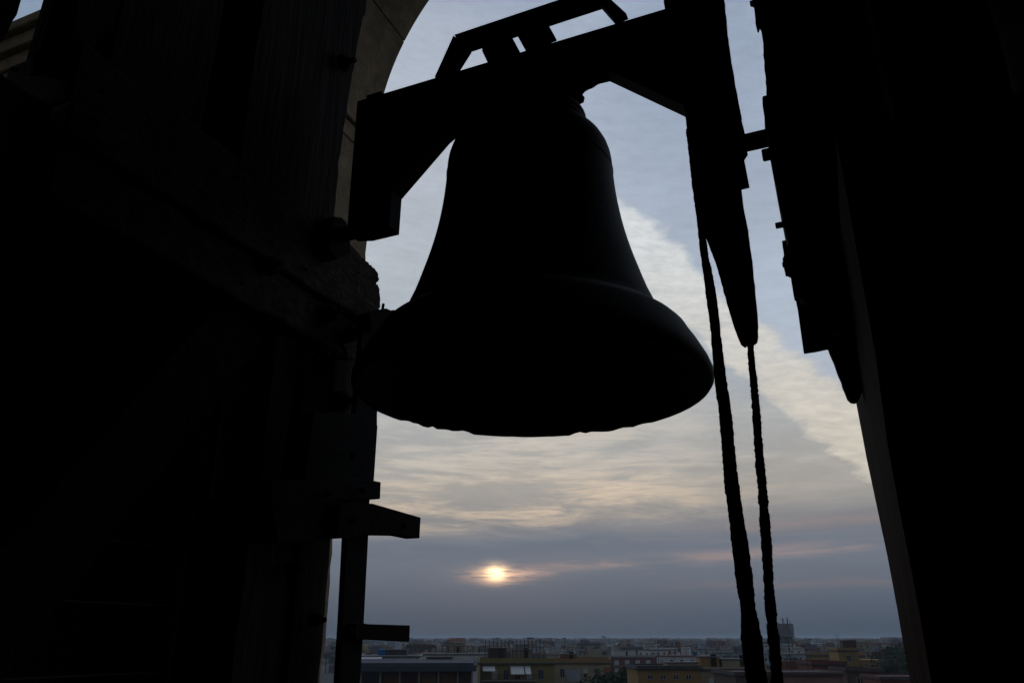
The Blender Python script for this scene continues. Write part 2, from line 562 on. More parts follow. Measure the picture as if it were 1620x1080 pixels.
for j in range(k - 1):
    for i in range(n):
        Fs.append((j * n + i, j * n + (i + 1) % n, (j + 1) * n + (i + 1) % n, (j + 1) * n + i))
Fs.append([i for i in range(n)]); Fs.append([(k - 1) * n + i for i in range(n)])
# chips knocked out of the far rim: lift a few rim vertices
chips = {}
for (u, v, dep, wd) in ((732, 684, .010, 1), (915, 687, .011, 1), (922, 687, .007, 1), (935, 685, .008, 2), (652, 667, .007, 2), (668, 670, .006, 1), (690, 677, .009, 2), (706, 680, .006, 1), (985, 676, .005, 1), (1010, 670, .004, 1)):
    q = ray(u, v); P = q * (.74 / q.z)
    dxy = Vector((P.x - base.x, P.y - base.y, 0))
    i0 = round(math.atan2(dxy.dot(E2), dxy.dot(E1)) / (2 * math.pi) * n) % n
    for w in range(-wd, wd + 1):
        if w == 0 or rnd.random() < .6:
            chips[(i0 + w) % n] = max(chips.get((i0 + w) % n, 0), dep * (1 - .35 * abs(w)))
for j, (r, h) in enumerate(prof):
    if h < .777:
        for i in range(n):
            lift = chips.get(i, 0) + abs(mnoise.noise(Vector((i * .35, 0, 0)))) * .0022
            V[j * n + i] = V[j * n + i] + EZ * lift * (1 if h < .765 else .5)
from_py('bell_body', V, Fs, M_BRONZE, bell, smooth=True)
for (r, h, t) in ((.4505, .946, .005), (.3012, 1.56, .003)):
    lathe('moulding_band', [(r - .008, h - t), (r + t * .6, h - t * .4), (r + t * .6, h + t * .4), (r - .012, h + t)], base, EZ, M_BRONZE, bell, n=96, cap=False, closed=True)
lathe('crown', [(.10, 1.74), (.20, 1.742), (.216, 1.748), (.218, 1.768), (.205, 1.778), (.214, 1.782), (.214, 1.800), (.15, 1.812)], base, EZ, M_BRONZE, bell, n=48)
for i in range(6):
    a = math.pi * i / 3 + .3
    c = base + (E1 * math.cos(a) + E2 * math.sin(a)) * .11
    lathe('canon_loop', [(.03, 1.80), (.034, 1.83), (.028, 1.87), (.02, 1.90)], Vector((c.x, c.y, 0)), EZ, M_BRONZE, bell, n=10)
clap = lathe('clapper', [(.004, 1.69), (.013, 1.66), (.014, 1.2), (.020, 1.02), (.050, .97), (.062, .93), (.05, .885), (.022, .86), (.018, .83), (.004, .825)], base, EZ, M_IRON, bell, n=16)

# ------------------------------------------------------------------ headstock
hs = empty('bell_headstock', W3(BA, BB, 1.39), label='black inverted U-shaped bell yoke spanning above the bell', cat='bell yoke')
y0, y1 = 2.154, 2.234
ul = P2([(712, 228), (636, 316), (632, 372), (590, 382)], y1) + P2([(548, 368)], y0)
ur = P2([(965, 130), (1084, 186)], y1)
uc = P2([(922, 146), (935, 141), (948, 134)], y1)
poly = [(-1.612, 2.073), (-.15, 2.073), (-.146, 1.45), (-.235, 1.45), (-.242, 1.553), ur[1], ur[0], uc[2], uc[1], uc[0], (-1.09, uc[0][1]), ul[0], ul[1], ul[2], ul[3], ul[4], (-1.609, 1.60)]
extr('beam', poly, 2, y0, y1, M_IRON, hs, bevel=.004)
# end blocks standing a little proud, with seams
extr('end_block', [(ul[3][0], 1.62), (ul[1][0] - .01, ul[1][1] - .01), (ul[2][0] - .004, ul[2][1] + .01), (ul[3][0], ul[3][1] + .012)], 2, y0 - .006, y0 + .02, M_RUST, hs, bevel=.003)
for (a0_, a1_) in ((-1.56, -1.49), (-.27, -.2)):
    ebox('strap', a0_, a1_, y0 - .008, y1 + .004, 1.62, 2.079, M_RUST, hs)
# tie-frame of flat bar on top
for nm, px in (('tie_bar', [(718, 55), (882, 0), (949, -22), (949, 5), (740, 74)]),
               ('tie_leg', [(717, 56), (741, 74), (717, 112), (687, 122)])):
    extr(nm, P2(px, y0 + .01), 2, y0 + .01, y0 + .045, M_IRON, hs, bevel=.003)
extr('tie_leg', P2([(949, -26), (968, 0), (991, 21), (970, 30), (946, 3)], y0 + .01), 2, y0 + .011, y0 + .044, M_IRON, hs, bevel=.003)
tb = P2([(700, 62), (960, -26)], y0)
for px in ([(770, 97), (762, 80), (762, 68), (766, 58), (803, 44), (806, 52), (820, 78)],
           [(829, 76), (819, 58), (818, 44), (824, 38), (862, 24), (864, 33), (878, 58)]):
    extr('hanger_clamp', P2(px, y0 + .012), 2, y0 + .012, y0 + .04, M_RUST, hs, bevel=.005)
for px in ((786, 50), (842, 30)):
    a, zz_ = on2(px[0], px[1], y0 + .06)
    lathe('hanger_nut', [(.001, 0), (.019, 0), (.019, .02), (.010, .02), (.010, .05), (.001, .05)], W3(a, y0 + .045, zz_ - .03), EZ, M_RUST, hs, n=6, smooth=False)
# suspension plates gripping the crown (stepped outline right of the crown)
extr('hanger_plate', P2([(890, 188), (917, 184), (918.5, 175), (916, 169), (916, 164), (923, 161), (924, 153), (920, 150), (926, 143), (936, 139), (944, 133), (880, 128)], y1 + .01), 2, y1 + .006, y1 + .016, M_RUST, hs, jit=.002, step=.02)
# gudgeons
for (a0_, a1_) in ((-.16, .06), (-1.80, -1.60)):
    lathe('gudgeon', [(.030, 0), (.033, .012), (.029, .03), (.030, (a1_ - a0_) - .02), (.031, a1_ - a0_)], W3(a0_, BB, 1.503), E1, M_RUST, hs, n=20)

# ------------------------------------------------------------------ ringing lever
lev = empty('ringing_lever', W3(-.2, 2.0, .8), label='long dark wooden ringing lever tapering down beside the bell', cat='lever')
LK0 = 2.02
extr('lever_board', P2([(1048, -45), (1140, -45), (1145, 2), (1151, 60), (1160, 118), (1166, 150), (1173, 190), (1179, 215), (1181, 236), (1176, 243), (1172, 248), (1170, 262), (1172, 300), (1173, 310), (1180, 350), (1188, 405), (1193, 455), (1197, 500), (1197.5, 526), (1196, 536), (1191, 540), (1186, 534), (1180, 533), (1180, 541), (1176, 544), (1170, 539), (1162, 520), (1152, 487), (1141, 448), (1131, 412), (1122, 390), (1112, 366), (1105, 340), (1098, 285), (1090, 235), (1085, 190), (1066, 100), (1050, 5)], LK0), 2, LK0, LK0 + .035, M_WOOD_D, lev, jit=.0009, step=.018, seed=4, bevel=.0012)
extr('iron_cheek', P2([(1150, 150), (1162, 150), (1175, 240), (1186, 297), (1169, 301), (1155, 303)], LK0 - .004), 2, LK0 - .012, LK0 - .001, M_RUST, lev, bevel=.002)
extr('iron_cheek', P2([(1076, 60), (1120, 50), (1150, 240), (1104, 252)], LK0 - .004), 2, LK0 - .014, LK0 - .001, M_RUST, lev, bevel=.002)
for (u, v) in ((1106, 90), (1120, 200), (1160, 170), (1166, 280), (1135, 330), (1158, 420)):
    a, zz_ = on2(u, v, LK0 - .014)
    bolt('bolt', a, LK0 - .012, zz_, -E2, .009, .03, lev)


# ------------------------------------------------------------------ ropes
def rope(name, pts, label, seed, fuzz=.0016, tw=420):
    """pts: (u, v, e2, radius). Three-strand rope, worn and lumpy, with loose fibres"""
    ctr = []
    for (u, v, k, r) in pts:
        q = ray(u, v); P = q * (k / q.dot(E2)); ctr.append((P, r))
    # resample with Catmull-Rom
    dense = []
    for i in range(len(ctr) - 1):
        p0 = ctr[max(i - 1, 0)]; p1 = ctr[i]; p2 = ctr[i + 1]; p3 = ctr[min(i + 2, len(ctr) - 1)]
        m_ = max(2, int((p2[0] - p1[0]).length / .0045))
        for s in range(m_):
            t = s / m_
            f = lambda a, b, c, d: .5 * ((2 * b) + (c - a) * t + (2 * a - 5 * b + 4 * c - d) * t * t + (3 * b - a - 3 * c + d) * t ** 3)
            dense.append((f(p0[0], p1[0], p2[0], p3[0]), f(p0[1], p1[1], p2[1], p3[1])))
    root = empty(name, dense[-1][0], label=label, cat='rope', group='bell ropes')
    V = []; Fs = []; N = 14
    dist = 0
    for i, (P, r) in enumerate(dense):
        T = (dense[min(i + 1, len(dense) - 1)][0] - dense[max(i - 1, 0)][0]).normalized()
        p = T.cross(Vector((0, 1, 0))).normalized(); q = T.cross(p)
        if i: dist += (P - dense[i - 1][0]).length
        lump = 1 + .13 * mnoise.noise(Vector((dist * 8, seed, 0))) + (.10 if seed == 2 else .16) * mnoise.noise(Vector((dist * 32, seed, 3))) + .08 * mnoise.noise(Vector((dist * 110, seed, 7)))
        for a in range(N):
            th = 2 * math.pi * a / N
            strand = .055 * abs(math.cos(1.5 * (th + dist * 75 + 2 * mnoise.noise(Vector((dist * 14, 1, seed))))))
            fz = fuzz * mnoise.noise(Vector((dist * tw * .4, a * 1.7, seed)))
            rr = r * (lump * (.93 + strand)) + fz
            V.append(P + (p * math.cos(th) + q * math.sin(th)) * rr)
    for i in range(len(dense) - 1):
        for a in range(N):
            Fs.append((i * N + a, i * N + (a + 1) % N, (i + 1) * N + (a + 1) % N, (i + 1) * N + a))
    Fs.append(list(range(N))); Fs.append([(len(dense) - 1) * N + a for a in range(N)])
    from_py('rope_strands', V, Fs, M_ROPE, root, smooth=True)
    # loose fibres
    rnd = random.Random(seed); V = []; Fs = []
    for i in range(260):
        P, r = dense[rnd.randrange(len(dense))]
        d = Vector((rnd.uniform(-1, 1), rnd.uniform(-1, 1), rnd.uniform(-.8, .8))).normalized()
        L = r + rnd.choice((.003, .004, .005, .009)); w = Vector((0, 0, .0006)); tip = P + d * L + Vector((0, 0, rnd.uniform(-.004, .001)))
        k = len(V); s = d.cross(EZ).normalized() * .0006
        V += [P + w, P - w, P + s, tip]; Fs += [(k, k + 1, k + 3), (k + 1, k + 2, k + 3), (k + 2, k, k + 3), (k, k + 1, k + 2)]
    o = from_py('loose_fibres', V, Fs, M_ROPE, root); o['kind'] = 'stuff'
    return root


rope('bell_rope', [(1090, 205, 2.012, .010), (1097, 262, 2.005, .0105), (1103, 312, 2.0, .0108), (1108.5, 352, 1.99, .011), (1114, 400, 1.99, .0115), (1121, 440, 1.98, .013), (1129.5, 500, 1.96, .0142), (1134, 545, 1.94, .014), (1141, 610, 1.92, .0158), (1147, 650, 1.90, .0155), (1152, 705, 1.88, .0165), (1157, 760, 1.85, .017), (1165, 820, 1.82, .0175), (1172, 870, 1.80, .0185), (1178, 920, 1.76, .0182), (1184, 965, 1.74, .0170), (1189, 1010, 1.71, .0215), (1194, 1055, 1.69, .0195), (1200, 1100, 1.66, .0200), (1206, 1160, 1.62, .02)],
     'thicker bell rope hanging nearer the bell, from the left edge of the lever', 2)
rope('bell_rope', [(1187, 530, 2.05, .0085), (1188, 560, 2.04, .0085), (1193, 610, 2.02, .0100), (1197, 660, 2.0, .0108), (1200, 705, 1.98, .0112), (1205, 760, 1.94, .0112), (1209, 810, 1.90, .0112), (1213, 870, 1.87, .0118), (1216, 920, 1.84, .0112), (1220, 970, 1.80, .0118), (1225, 1020, 1.77, .0118), (1230, 1080, 1.73, .0122), (1236, 1160, 1.70, .0122)],
     'thinner hairy bell rope hanging from the notched tip of the lever', 5, fuzz=.0030)

# ================================================================== LEFT BELL FRAME
K = -1.75
lf = empty('timber_bell_frame', W3(-1.9, 1.4, ZF), label='dark timber bell frame left of the bell with stacked rotten-ended beams', cat='bell frame')
# great upright above the beams: right edge follows the photo, runs on upwards
up = P1([(590, -80), (583, -2), (579, 24), (575, 27), (569, 60), (563, 95), (557, 126), (547, 190), (537, 257), (530, 346)], K)
extr('upright', [(up[0][0], 3.4)] + up + [(up[-1][0], 1.52), (1.70, 1.52), (1.72, 3.4)], 1, K - .22, K, M_WOOD_V, lf, jit=.004, step=.05, seed=2, bevel=.008)
ebox('upright', K - .24, K - .02, 1.18, 1.55, 1.55, 3.4, M_WOOD_V, lf, bevel=.01, jit=.004, seed=8)
# stacked beams running out towards the arch
ebox('beam', K - .30, K, 1.08, 2.478, 1.338, 1.546, M_WOOD_H, lf, bevel=.012, jit=.005, seed=1)
ebox('beam', K - .27, K + .028, 1.08, 2.592, 1.226, 1.334, M_WOOD_H, lf, bevel=.010, jit=.005, seed=3)
ebox('beam', K - .27, K + .006, 1.08, 2.50, 1.048, 1.222, M_WOOD_H, lf, bevel=.014, jit=.006, seed=4)
extr('rotten_beam_end', P1([(574, 408), (585, 419), (592, 425), (598, 431), (600, 442), (595, 449), (601, 458), (601, 486), (594, 495), (586, 494), (570, 470), (560, 420)], K - .06), 1, K - .24, K - .06, M_WOOD_H, lf, jit=.005, step=.014, seed=6)
extr('rotten_beam_end', P1([(596, 493), (588, 503), (585, 514), (575, 530), (562, 552), (546, 560), (540, 545), (560, 500), (575, 480)], K - .0), 1, K - .2, K + .012, M_WOOD_H, lf, jit=.005, step=.014, seed=9)
# bearing block with gudgeon on the beams
extr('bearing_block', P1([(520, 352), (528, 343), (538, 344), (546, 352), (552, 372), (552, 402), (530, 412), (516, 395)], K + .05), 1, K - .12, K + .06, M_RUST, lf, bevel=.008)
# lower uprights
ebox('upright', K - .26, K - .05, 2.05, 2.235, .40, 1.046, M_WOOD_V, lf, bevel=.008, jit=.003, seed=12)
ebox('upright', K - .22, K + .0, 2.235, 2.418, ZF, .44, M_WOOD_V, lf, bevel=.008, jit=.004, seed=13)
ebox('upright', K - .25, K - .012, 1.985, 2.224, ZF, .43, M_WOOD_V, lf, bevel=.008, jit=.004, seed=14)
ebox('upright', K - .28, K - .02, -.1, .22, ZF, 1.044, M_WOOD_V, lf, bevel=.01, jit=.004, seed=15)
ebox('sill_beam', K - .35, K + .1, -1.6, 2.5, ZF, ZF + .02 - .022 + .24, M_WOOD_H, lf, bevel=.01)
extr('cleat', P1([(527, 570), (566, 570), (567, 664), (516, 665)], K + .01), 1, K - .16, K + .02, M_WOOD_V, lf, jit=.002, step=.04, bevel=.004)
# braces
for (b0, z0, b1, z1) in ((.35, ZF + .25, 1.9, 1.04), (1.15, 3.3, .2, 1.56)):
    w = .11
    L = math.hypot(b1 - b0, z1 - z0); nx, nz = -(z1 - z0) / L * w, (b1 - b0) / L * w
    extr('brace', [(b0 + nx, z0 + nz), (b0 - nx, z0 - nz), (b1 - nx, z1 - nz), (b1 + nx, z1 + nz)], 1, K - .24, K - .06, M_WOOD_D, lf, bevel=.006)
extr('brace', P1([(122, -40), (178, -40), (170, 0), (152, 70), (135, 113), (98, 88), (118, 40)], K - .03), 1, K - .12, K - .03, M_WOOD_V, lf, jit=.003, step=.03, bevel=.005)
extr('brace', P1([(-120, -80), (52, -30), (20, 34), (0, 74), (-60, 200), (-220, 160)], K - .05), 1, K - .2, K - .05, M_WOOD_D, lf, jit=.003, step=.04, bevel=.005)
# dark cross members; boards added behind them to keep this area black
extr('brace', P1([(82, -40), (77, 0), (71, 34), (62, 62), (50, 92), (44, 120), (150, 130), (150, -40)], K - .09), 1, K - .09, K - .075, M_WOOD_D, lf, jit=.002, step=.03)
ebox('beam', K - .31, K - .03, -1.6, 1.074, 1.10, 1.315, M_WOOD_H, lf, bevel=.01, jit=.004, seed=41)
zb = ZF + .22
rb_ = random.Random(9)
while zb < 1.095:
    h = min(rb_.uniform(.17, .21), 1.10 - zb)
    ebox('fill_board', K - .33, K - .30, -1.6, 2.02 + rb_.uniform(-.01, .01), zb, zb + h - .006, M_WOOD_D, lf)
    zb += h
while zb < 3.3:
    h = rb_.uniform(.17, .23)
    ebox('fill_board', K - .33, K - .305, 1.14, 2.05 + rb_.uniform(-.01, .01), zb + .04, zb + h + .034, M_WOOD_D, lf)
    zb += h
for (u, v, r) in ((523, 495, .016), (556, 528, .014), (542, 635, .018), (545, 100, .016), (506, 560, .012), (430, 420, .014), (480, 560, .010), (462, 900, .011), (500, 980, .010)):
    b, zz_ = on1(u, v, K + .03)
    bolt('bolt', K + .035, b, zz_, E1, r, .05 if r > .015 else .035, lf)
    lathe('washer', [(.001, -.02), (r * 2.4, -.02), (r * 2.4, 0), (.001, 0)], W3(K + .036, b, zz_), E1, M_RUST, lf, n=12, smooth=False)
for i in range(26):   # nail heads and splinters along the beams
    b = rb_.uniform(.9, 2.5); zz_ = rb_.choice((1.30, 1.10, 1.45, 1.18)) + rb_.uniform(-.02, .02)
    o = lathe('nail', [(.001, 0), (.006, 0), (.005, .006), (.001, .007)], W3(K + (.03 if 1.226 < zz_ < 1.334 else .004), b, zz_), E1, M_RUST, lf, n=6, smooth=False)

# ------------------------------------------------------------------ steel post with brackets
sp = empty('steel_post', W3(-1.6, 2.3, ZF), label='black steel post with stub brackets pointing out through the arch, below the bell', cat='post')
KP = -1.62
pr = P1([(607, 506), (606, 540), (597, 655), (597, 672), (585, 794), (583, 850), (576, 985), (570, 1080), (565, 1180)], KP)
pl_ = P1([(514, 1180), (527, 1080), (533, 985), (540, 850), (541, 794), (550, 700), (556, 640), (566, 520), (570, 505)], KP - .022)
extr('post_tube', pr + pl_, 1, KP - .022, KP, M_IRON, sp, bevel=.003)
ebox('post_foot', KP - .08, KP + .03, pl_[0][0] - .03, pr[-1][0] + .03, ZF, ZF + .02, M_IRON, sp)
ebox('post_tube', KP - .020, KP - .002, pl_[0][0] + .004, pr[-1][0] - .004, ZF + .02, pr[-1][1] + .004, M_IRON, sp)
extr('bracket', P1([(496, 652), (580, 655), (581, 671), (598, 672), (592, 762), (480, 762)], KP + .02), 1, KP - .08, KP + .02, M_IRON, sp, bevel=.004)
extr('bracket', P1([(430, 760), (575, 757), (590, 759.5), (603, 762), (602, 789), (588, 788), (538, 790), (430, 803)], KP + .03), 1, KP - .07, KP + .03, M_IRON, sp, bevel=.004)
extr('bracket', P1([(537, 800), (545, 795), (590, 796), (666, 818), (664, 851), (640, 846), (585, 845), (541, 851), (535, 845)], KP + .045), 1, KP - .02, KP + .045, M_RUST, sp, bevel=.003)
extr('bracket', P1([(425, 770), (542, 768), (545, 850), (440, 858)], KP + .01), 1, KP - .09, KP + .01, M_IRON, sp, bevel=.003)
extr('bracket', P1([(562, 985.5), (575, 985), (583, 986.5), (649, 988.5), (648, 1014), (573, 1010), (562, 1010)], KP + .03), 1, KP - .02, KP + .03, M_RUST, sp, bevel=.003)
for (u, v) in ((560, 720), (575, 775), (560, 822), (556, 998), (520, 780), (640, 832)):
    b, zz_ = on1(u, v, KP + .05)
    bolt('bolt', KP + .04, b, zz_, E1, .007, .02, sp, head=.007)
# the little plate with an upright pin by the bell's shoulder
pin = extr('catch_plate', P1([(585, 497), (588, 494), (596, 491), (603, 490), (608, 488.5), (612, 488), (618, 491), (630, 490), (634, 500), (632, 520), (588, 525)], KP + .02), 1, KP - .05, KP + .02, M_RUST, sp, jit=.0015, step=.01)
b, zz_ = on1(608, 492, KP)
lathe('catch_pin', [(.006, 0), (.006, .040), (.001, .043)], W3(KP - .01, b, zz_ - .004), EZ + E2 * .12, M_RUST, sp, n=8)

# ================================================================== RIGHT BELL FRAME
rf = empty('timber_bell_frame', W3(.2, 2.2, ZF), label='dark timber bell frame right of the ropes with bolts and a leaning post', cat='bell frame')
KR = 2.15
extr('bearing_timber', P2([(1198, -60), (1203, 38), (1206, 60), (1209, 95), (1211, 130), (1215, 180), (1215, 215), (1218, 250), (1223, 275), (1227, 290), (1232, 325), (1238, 350), (1246, 380), (1249, 420), (1254, 440), (1262, 468), (1330, 520), (1420, 300), (1420, -60)], KR), 2, KR, KR + .30, M_WOOD_V, rf, jit=.0022, step=.02, seed=21, bevel=.004)
extr('splintered_board', P2([(1186, -40), (1191, 0), (1186, 2), (1186, 4), (1192, 6), (1194, 20), (1195, 36), (1197, 45), (1199, 46), (1201, 40), (1203, 43), (1205, 32), (1210, -40)], KR - .01), 2, KR - .01, KR + .01, M_WOOD_V, rf, jit=.0006, step=.012, seed=3)
extr('bearing_plate', P2([(1206, 152), (1214, 150), (1222, 200), (1214, 212), (1210, 205), (1209, 184), (1206, 165)], KR - .02), 2, KR - .02, KR + .12, M_RUST, rf, bevel=.003)
for (u, v, r) in ((1208, 246, .020), (1229, 357, .010), (1240, 419, .009)):
    a, zz_ = on2(u, v, KR + .03)
    lathe('bolt', [(.002, 0), (r * .9, .0), (r, .006), (r, .022), (r * .75, .024), (r * .75, .05), (r * .5, .05), (r * .5, .10)], W3(a - .004, KR + .03, zz_), E1, M_RUST, rf, n=8, smooth=False)
extr('wear_plate', P2([(1237, 381), (1244, 380), (1252, 430), (1241, 427), (1238, 410), (1240, 405)], KR - .006), 2, KR - .006, KR + .04, M_RUST, rf, jit=.0008, step=.01)
extr('packing_board', P2([(1249, 425), (1255, 465), (1259, 466), (1262, 425)], KR + .0), 2, KR - .003, KR + .05, M_WOOD_V, rf, jit=.0006, step=.012)
extr('end_board', P2([(1255, 420), (1259, 468), (1264, 505), (1271, 555), (1290, 552), (1309, 548), (1340, 400), (1300, 300)], KR + .06), 2, KR + .06, KR + .09, M_WOOD_D, rf, bevel=.002)
extr('brace', P2([(1290, 470), (1303, 525), (1313, 555), (1325, 585), (1336, 614), (1340, 624), (1345, 629), (1352, 630), (1357, 626), (1375, 590), (1350, 420), (1300, 400)], KR + .1), 2, KR + .125, KR + .165, M_WOOD_V, rf, jit=.001, step=.02, bevel=.004)
KQ = .10
far = P1([(1338, 545), (1347, 600), (1355, 640), (1371, 725), (1387, 800), (1404, 880), (1420, 965), (1431, 1030), (1441, 1080), (1455, 1160)], KQ)
near = P1([(1494, 1180), (1474, 1080), (1454, 965), (1438, 880), (1420, 790), (1404, 700), (1396, 640), (1385, 560)], KQ)
extr('leaning_post', [(far[0][0], 1.0)] + far + [(far[-1][0], ZF), (near[0][0], ZF)] + near + [(near[-1][0], 1.0)], 1, KQ, KQ + .42, M_WOOD_B, rf, jit=.0025, step=.04, seed=31, bevel=.006)
ebox('head_beam', KQ + .16, KQ + .42, -1.6, 2.12, 1.62, 2.1, M_WOOD_H, rf, bevel=.01, jit=.005, seed=33)
ebox('upright', KQ + .15, KQ + .40, 1.78, 2.14, .9, 3.6, M_WOOD_V, rf, bevel=.01, jit=.005, seed=34)
ebox('sill_beam', KQ - .02, KQ + .45, -1.6, 2.9, ZF, ZF + .25, M_WOOD_H, rf, bevel=.01)
zb = ZF + .26
while zb < 3.6:
    h = rb_.uniform(.18, .25)
    ebox('fill_board', KQ + .44, KQ + .47, -1.2, 2.9, zb, zb + h - .006, M_WOOD_D, rf)  # added boards filling the black area behind the frame
    zb += h

# ================================================================== THE TOWN
def az_el(u, v):
    q = ray(u, v); return math.atan2(q.x, q.y), math.atan2(q.z, math.hypot(q.x, q.y))


def at(u, v, D):
    """ground-plan point and height seen at pixel (u, v) at distance D"""
    a, e = az_el(u, v)
    return D * math.sin(a), D * math.cos(a), D * math.tan(e)


g = from_py('ground', [(-30000, -9000, GZ), (30000, -9000, GZ), (30000, 7000, GZ), (-30000, 7000, GZ)], [(0, 1, 2, 3)], mat('town_ground', (.055, .055, .058), var=.4, scale=.02, bump=0))
g['kind'] = 'structure'
s_ = from_py('sea', [(-30000, 7000, GZ - .5), (30000, 7000, GZ - .5), (30000, 32000, GZ - .5), (-30000, 32000, GZ - .5)], [(0, 1, 2, 3)], mat('sea_water', (.03, .04, .05), rough=.25, var=.1, scale=.01, bump=0, spec=.5))
s_['kind'] = 'structure'
# low headlands far across the water
V = []; Fs = []
for i in range(121):
    x = -9000 + 200 * i
    h = 22 + 26 * max(0, mnoise.noise(Vector((x * .0004, 2.2, 0)))) + 9 * mnoise.noise(Vector((x * .002, 5, 0)))
    V += [(x, 17500, GZ - .4), (x, 18200, GZ + h), (x, 20500, GZ - .4)]
for i in range(120):
    k = i * 3
    Fs += [(k, k + 3, k + 4, k + 1), (k + 1, k + 4, k + 5, k + 2)]
hl = from_py('hills', V, Fs, mat('far_hills', (.05, .06, .05), var=.3, scale=.002, bump=0), smooth=True)
hl['kind'] = 'structure'

TC = {
    'white': (.52, .54, .57), 'cream': (.33, .29, .21), 'ochre': (.28, .19, .08), 'yellow': (.23, .20, .08),
    'brick red': (.15, .055, .042), 'orange': (.25, .11, .05), 'grey': (.16, .17, .19), 'brown': (.10, .075, .065), 'pink': (.22, .14, .12), 'pale blue': (.30, .36, .42)}
WALLM = {k: mat('plaster_' + k.replace(' ', '_'), v, var=.16, scale=.5, bump=.1) for k, v in TC.items()}
M_ROOF = mat('bitumen_roof', (.075, .078, .085), var=.35, scale=.6, bump=.1)
M_ROOFL = mat('pale_roof_paving', (.16, .165, .175), var=.3, scale=.6, bump=.1)
M_GLASSD = mat('dark_window_glass', (.012, .014, .018), rough=.25, var=.3, scale=1, bump=0, spec=.4)
M_SHUT = mat('pale_shutter', (.48, .50, .53), var=.15, scale=8, bump=.1)
M_SHUTG = mat('green_shutter', (.04, .07, .05), var=.2, scale=8, bump=.1)
M_TRIM = mat('pale_string_course', (.30, .29, .27), var=.15, scale=2, bump=.1)
M_AWN = mat('white_awning_canvas', (.62, .64, .66), var=.1, scale=3, bump=.05)
M_BLUE = mat('blue_plastic_tank', (.03, .14, .32), var=.1, scale=3, bump=0)
M_ANT = mat('aerial_metal', (.05, .05, .055), rough=.6, var=.2, scale=9, bump=0)
M_RAIL = mat('balcony_railing', (.03, .03, .035), rough=.7, var=.2, scale=9, bump=0)


class MB:
    def __init__(s): s.V = []; s.F = []; s.M = []
    def box(s, x0, x1, y0, y1, z0, z1, m=0, T=None, bottom=True):
        k = len(s.V)
        P = [(x0, y0, z0), (x1, y0, z0), (x1, y1, z0), (x0, y1, z0), (x0, y0, z1), (x1, y0, z1), (x1, y1, z1), (x0, y1, z1)]
        if T is not None: P = [tuple(T @ Vector(p)) for p in P]
        s.V += P
        F_ = [(4, 5, 6, 7), (0, 1, 5, 4), (1, 2, 6, 5), (2, 3, 7, 6), (3, 0, 4, 7)]
        if bottom: F_.append((3, 2, 1, 0))
        s.F += [tuple(k + i for i in f) for f in F_]; s.M += [m] * len(F_)
    def quad(s, a, b, c, d, m=0):
        k = len(s.V); s.V += [a, b, c, d]; s.F.append((k, k + 1, k + 2, k + 3)); s.M.append(m)
    def mesh(s, name, mats):
        me = bpy.data.meshes.new(name); me.from_pydata([tuple(v) for v in s.V], [], s.F)
        for m in mats: me.materials.append(m)
        me.polygons.foreach_set('material_index', s.M); me.update()
        return me
    def obj(s, name, mats, parent=None, loc=(0, 0, 0)):
        o = bpy.data.objects.new(name, s.mesh(name, mats)); COL.objects.link(o); o.location = loc
        if parent is not None: o.parent = parent
        return o


_win = {}


def win_meshes(w, h, kind):
    key = (round(w, 2), round(h, 2), kind)
    if key in _win: return _win[key]
    f = MB()   # frame surround; local x = along facade, y = outwards is -y
    t = .09
    f.box(-w / 2 - t, -w / 2, -.05, .02, -t, h + t); f.box(w / 2, w / 2 + t, -.05, .02, -t, h + t)
    f.box(-w / 2, w / 2, -.05, .02, h, h + t); f.box(-w / 2, w / 2, -.10, .02, -t, 0)
    g_ = MB()
    if kind == 'shut': g_.box(-w / 2, w / 2, -.03, .01, h * .02, h, 0)
    elif kind == 'half': g_.box(-w / 2, w / 2, -.03, .01, h * .45, h, 0); g_.box(-w / 2, w / 2, -.012, .008, 0, h * .45, 1)
    else: g_.box(-w / 2, w / 2, -.012, .008, 0, h, 1); g_.box(-.03, .03, -.03, .0, 0, h, 0)
    a = f.mesh('window', [M_TRIM]); b = g_.mesh('pane', [M_SHUT, M_GLASSD])
    _win[key] = (a, b)
    return a, b


def add_window(parent, x, z, w, h, kind, face='front', W_=0, D_=0):
    a, b = win_meshes(w, h, kind)
    o = bpy.data.objects.new('window', a); COL.objects.link(o); o.parent = parent
    if face == 'front': o.location = (x, -.004, z)
    elif face == 'right': o.location = (W_ + .004, x, z); o.rotation_euler.z = math.pi / 2
    else: o.location = (-.004, x, z); o.rotation_euler.z = -math.pi / 2
    q = bpy.data.objects.new('pane', b); COL.objects.link(q); q.parent = o


def aerial(parent, x, y, z, h, rnd, name='aerial'):
    m = MB(); m.box(-.025, .025, -.025, .025, 0, h)
    a = rnd.uniform(0, math.pi); T = Matrix.Rotation(a, 4, 'Z')
    for k in range(rnd.choice((1, 2))):
        zz = h - .12 - k * .5
        m.box(-.6, .6, -.02, .02, zz, zz + .04, 0, T)
        for j in range(5): m.box(-.55 + j * .27, -.53 + j * .27, -.28, .28, zz + .01, zz + .03, 0, T)
    m.obj(name, [M_ANT], parent, (x, y, z))


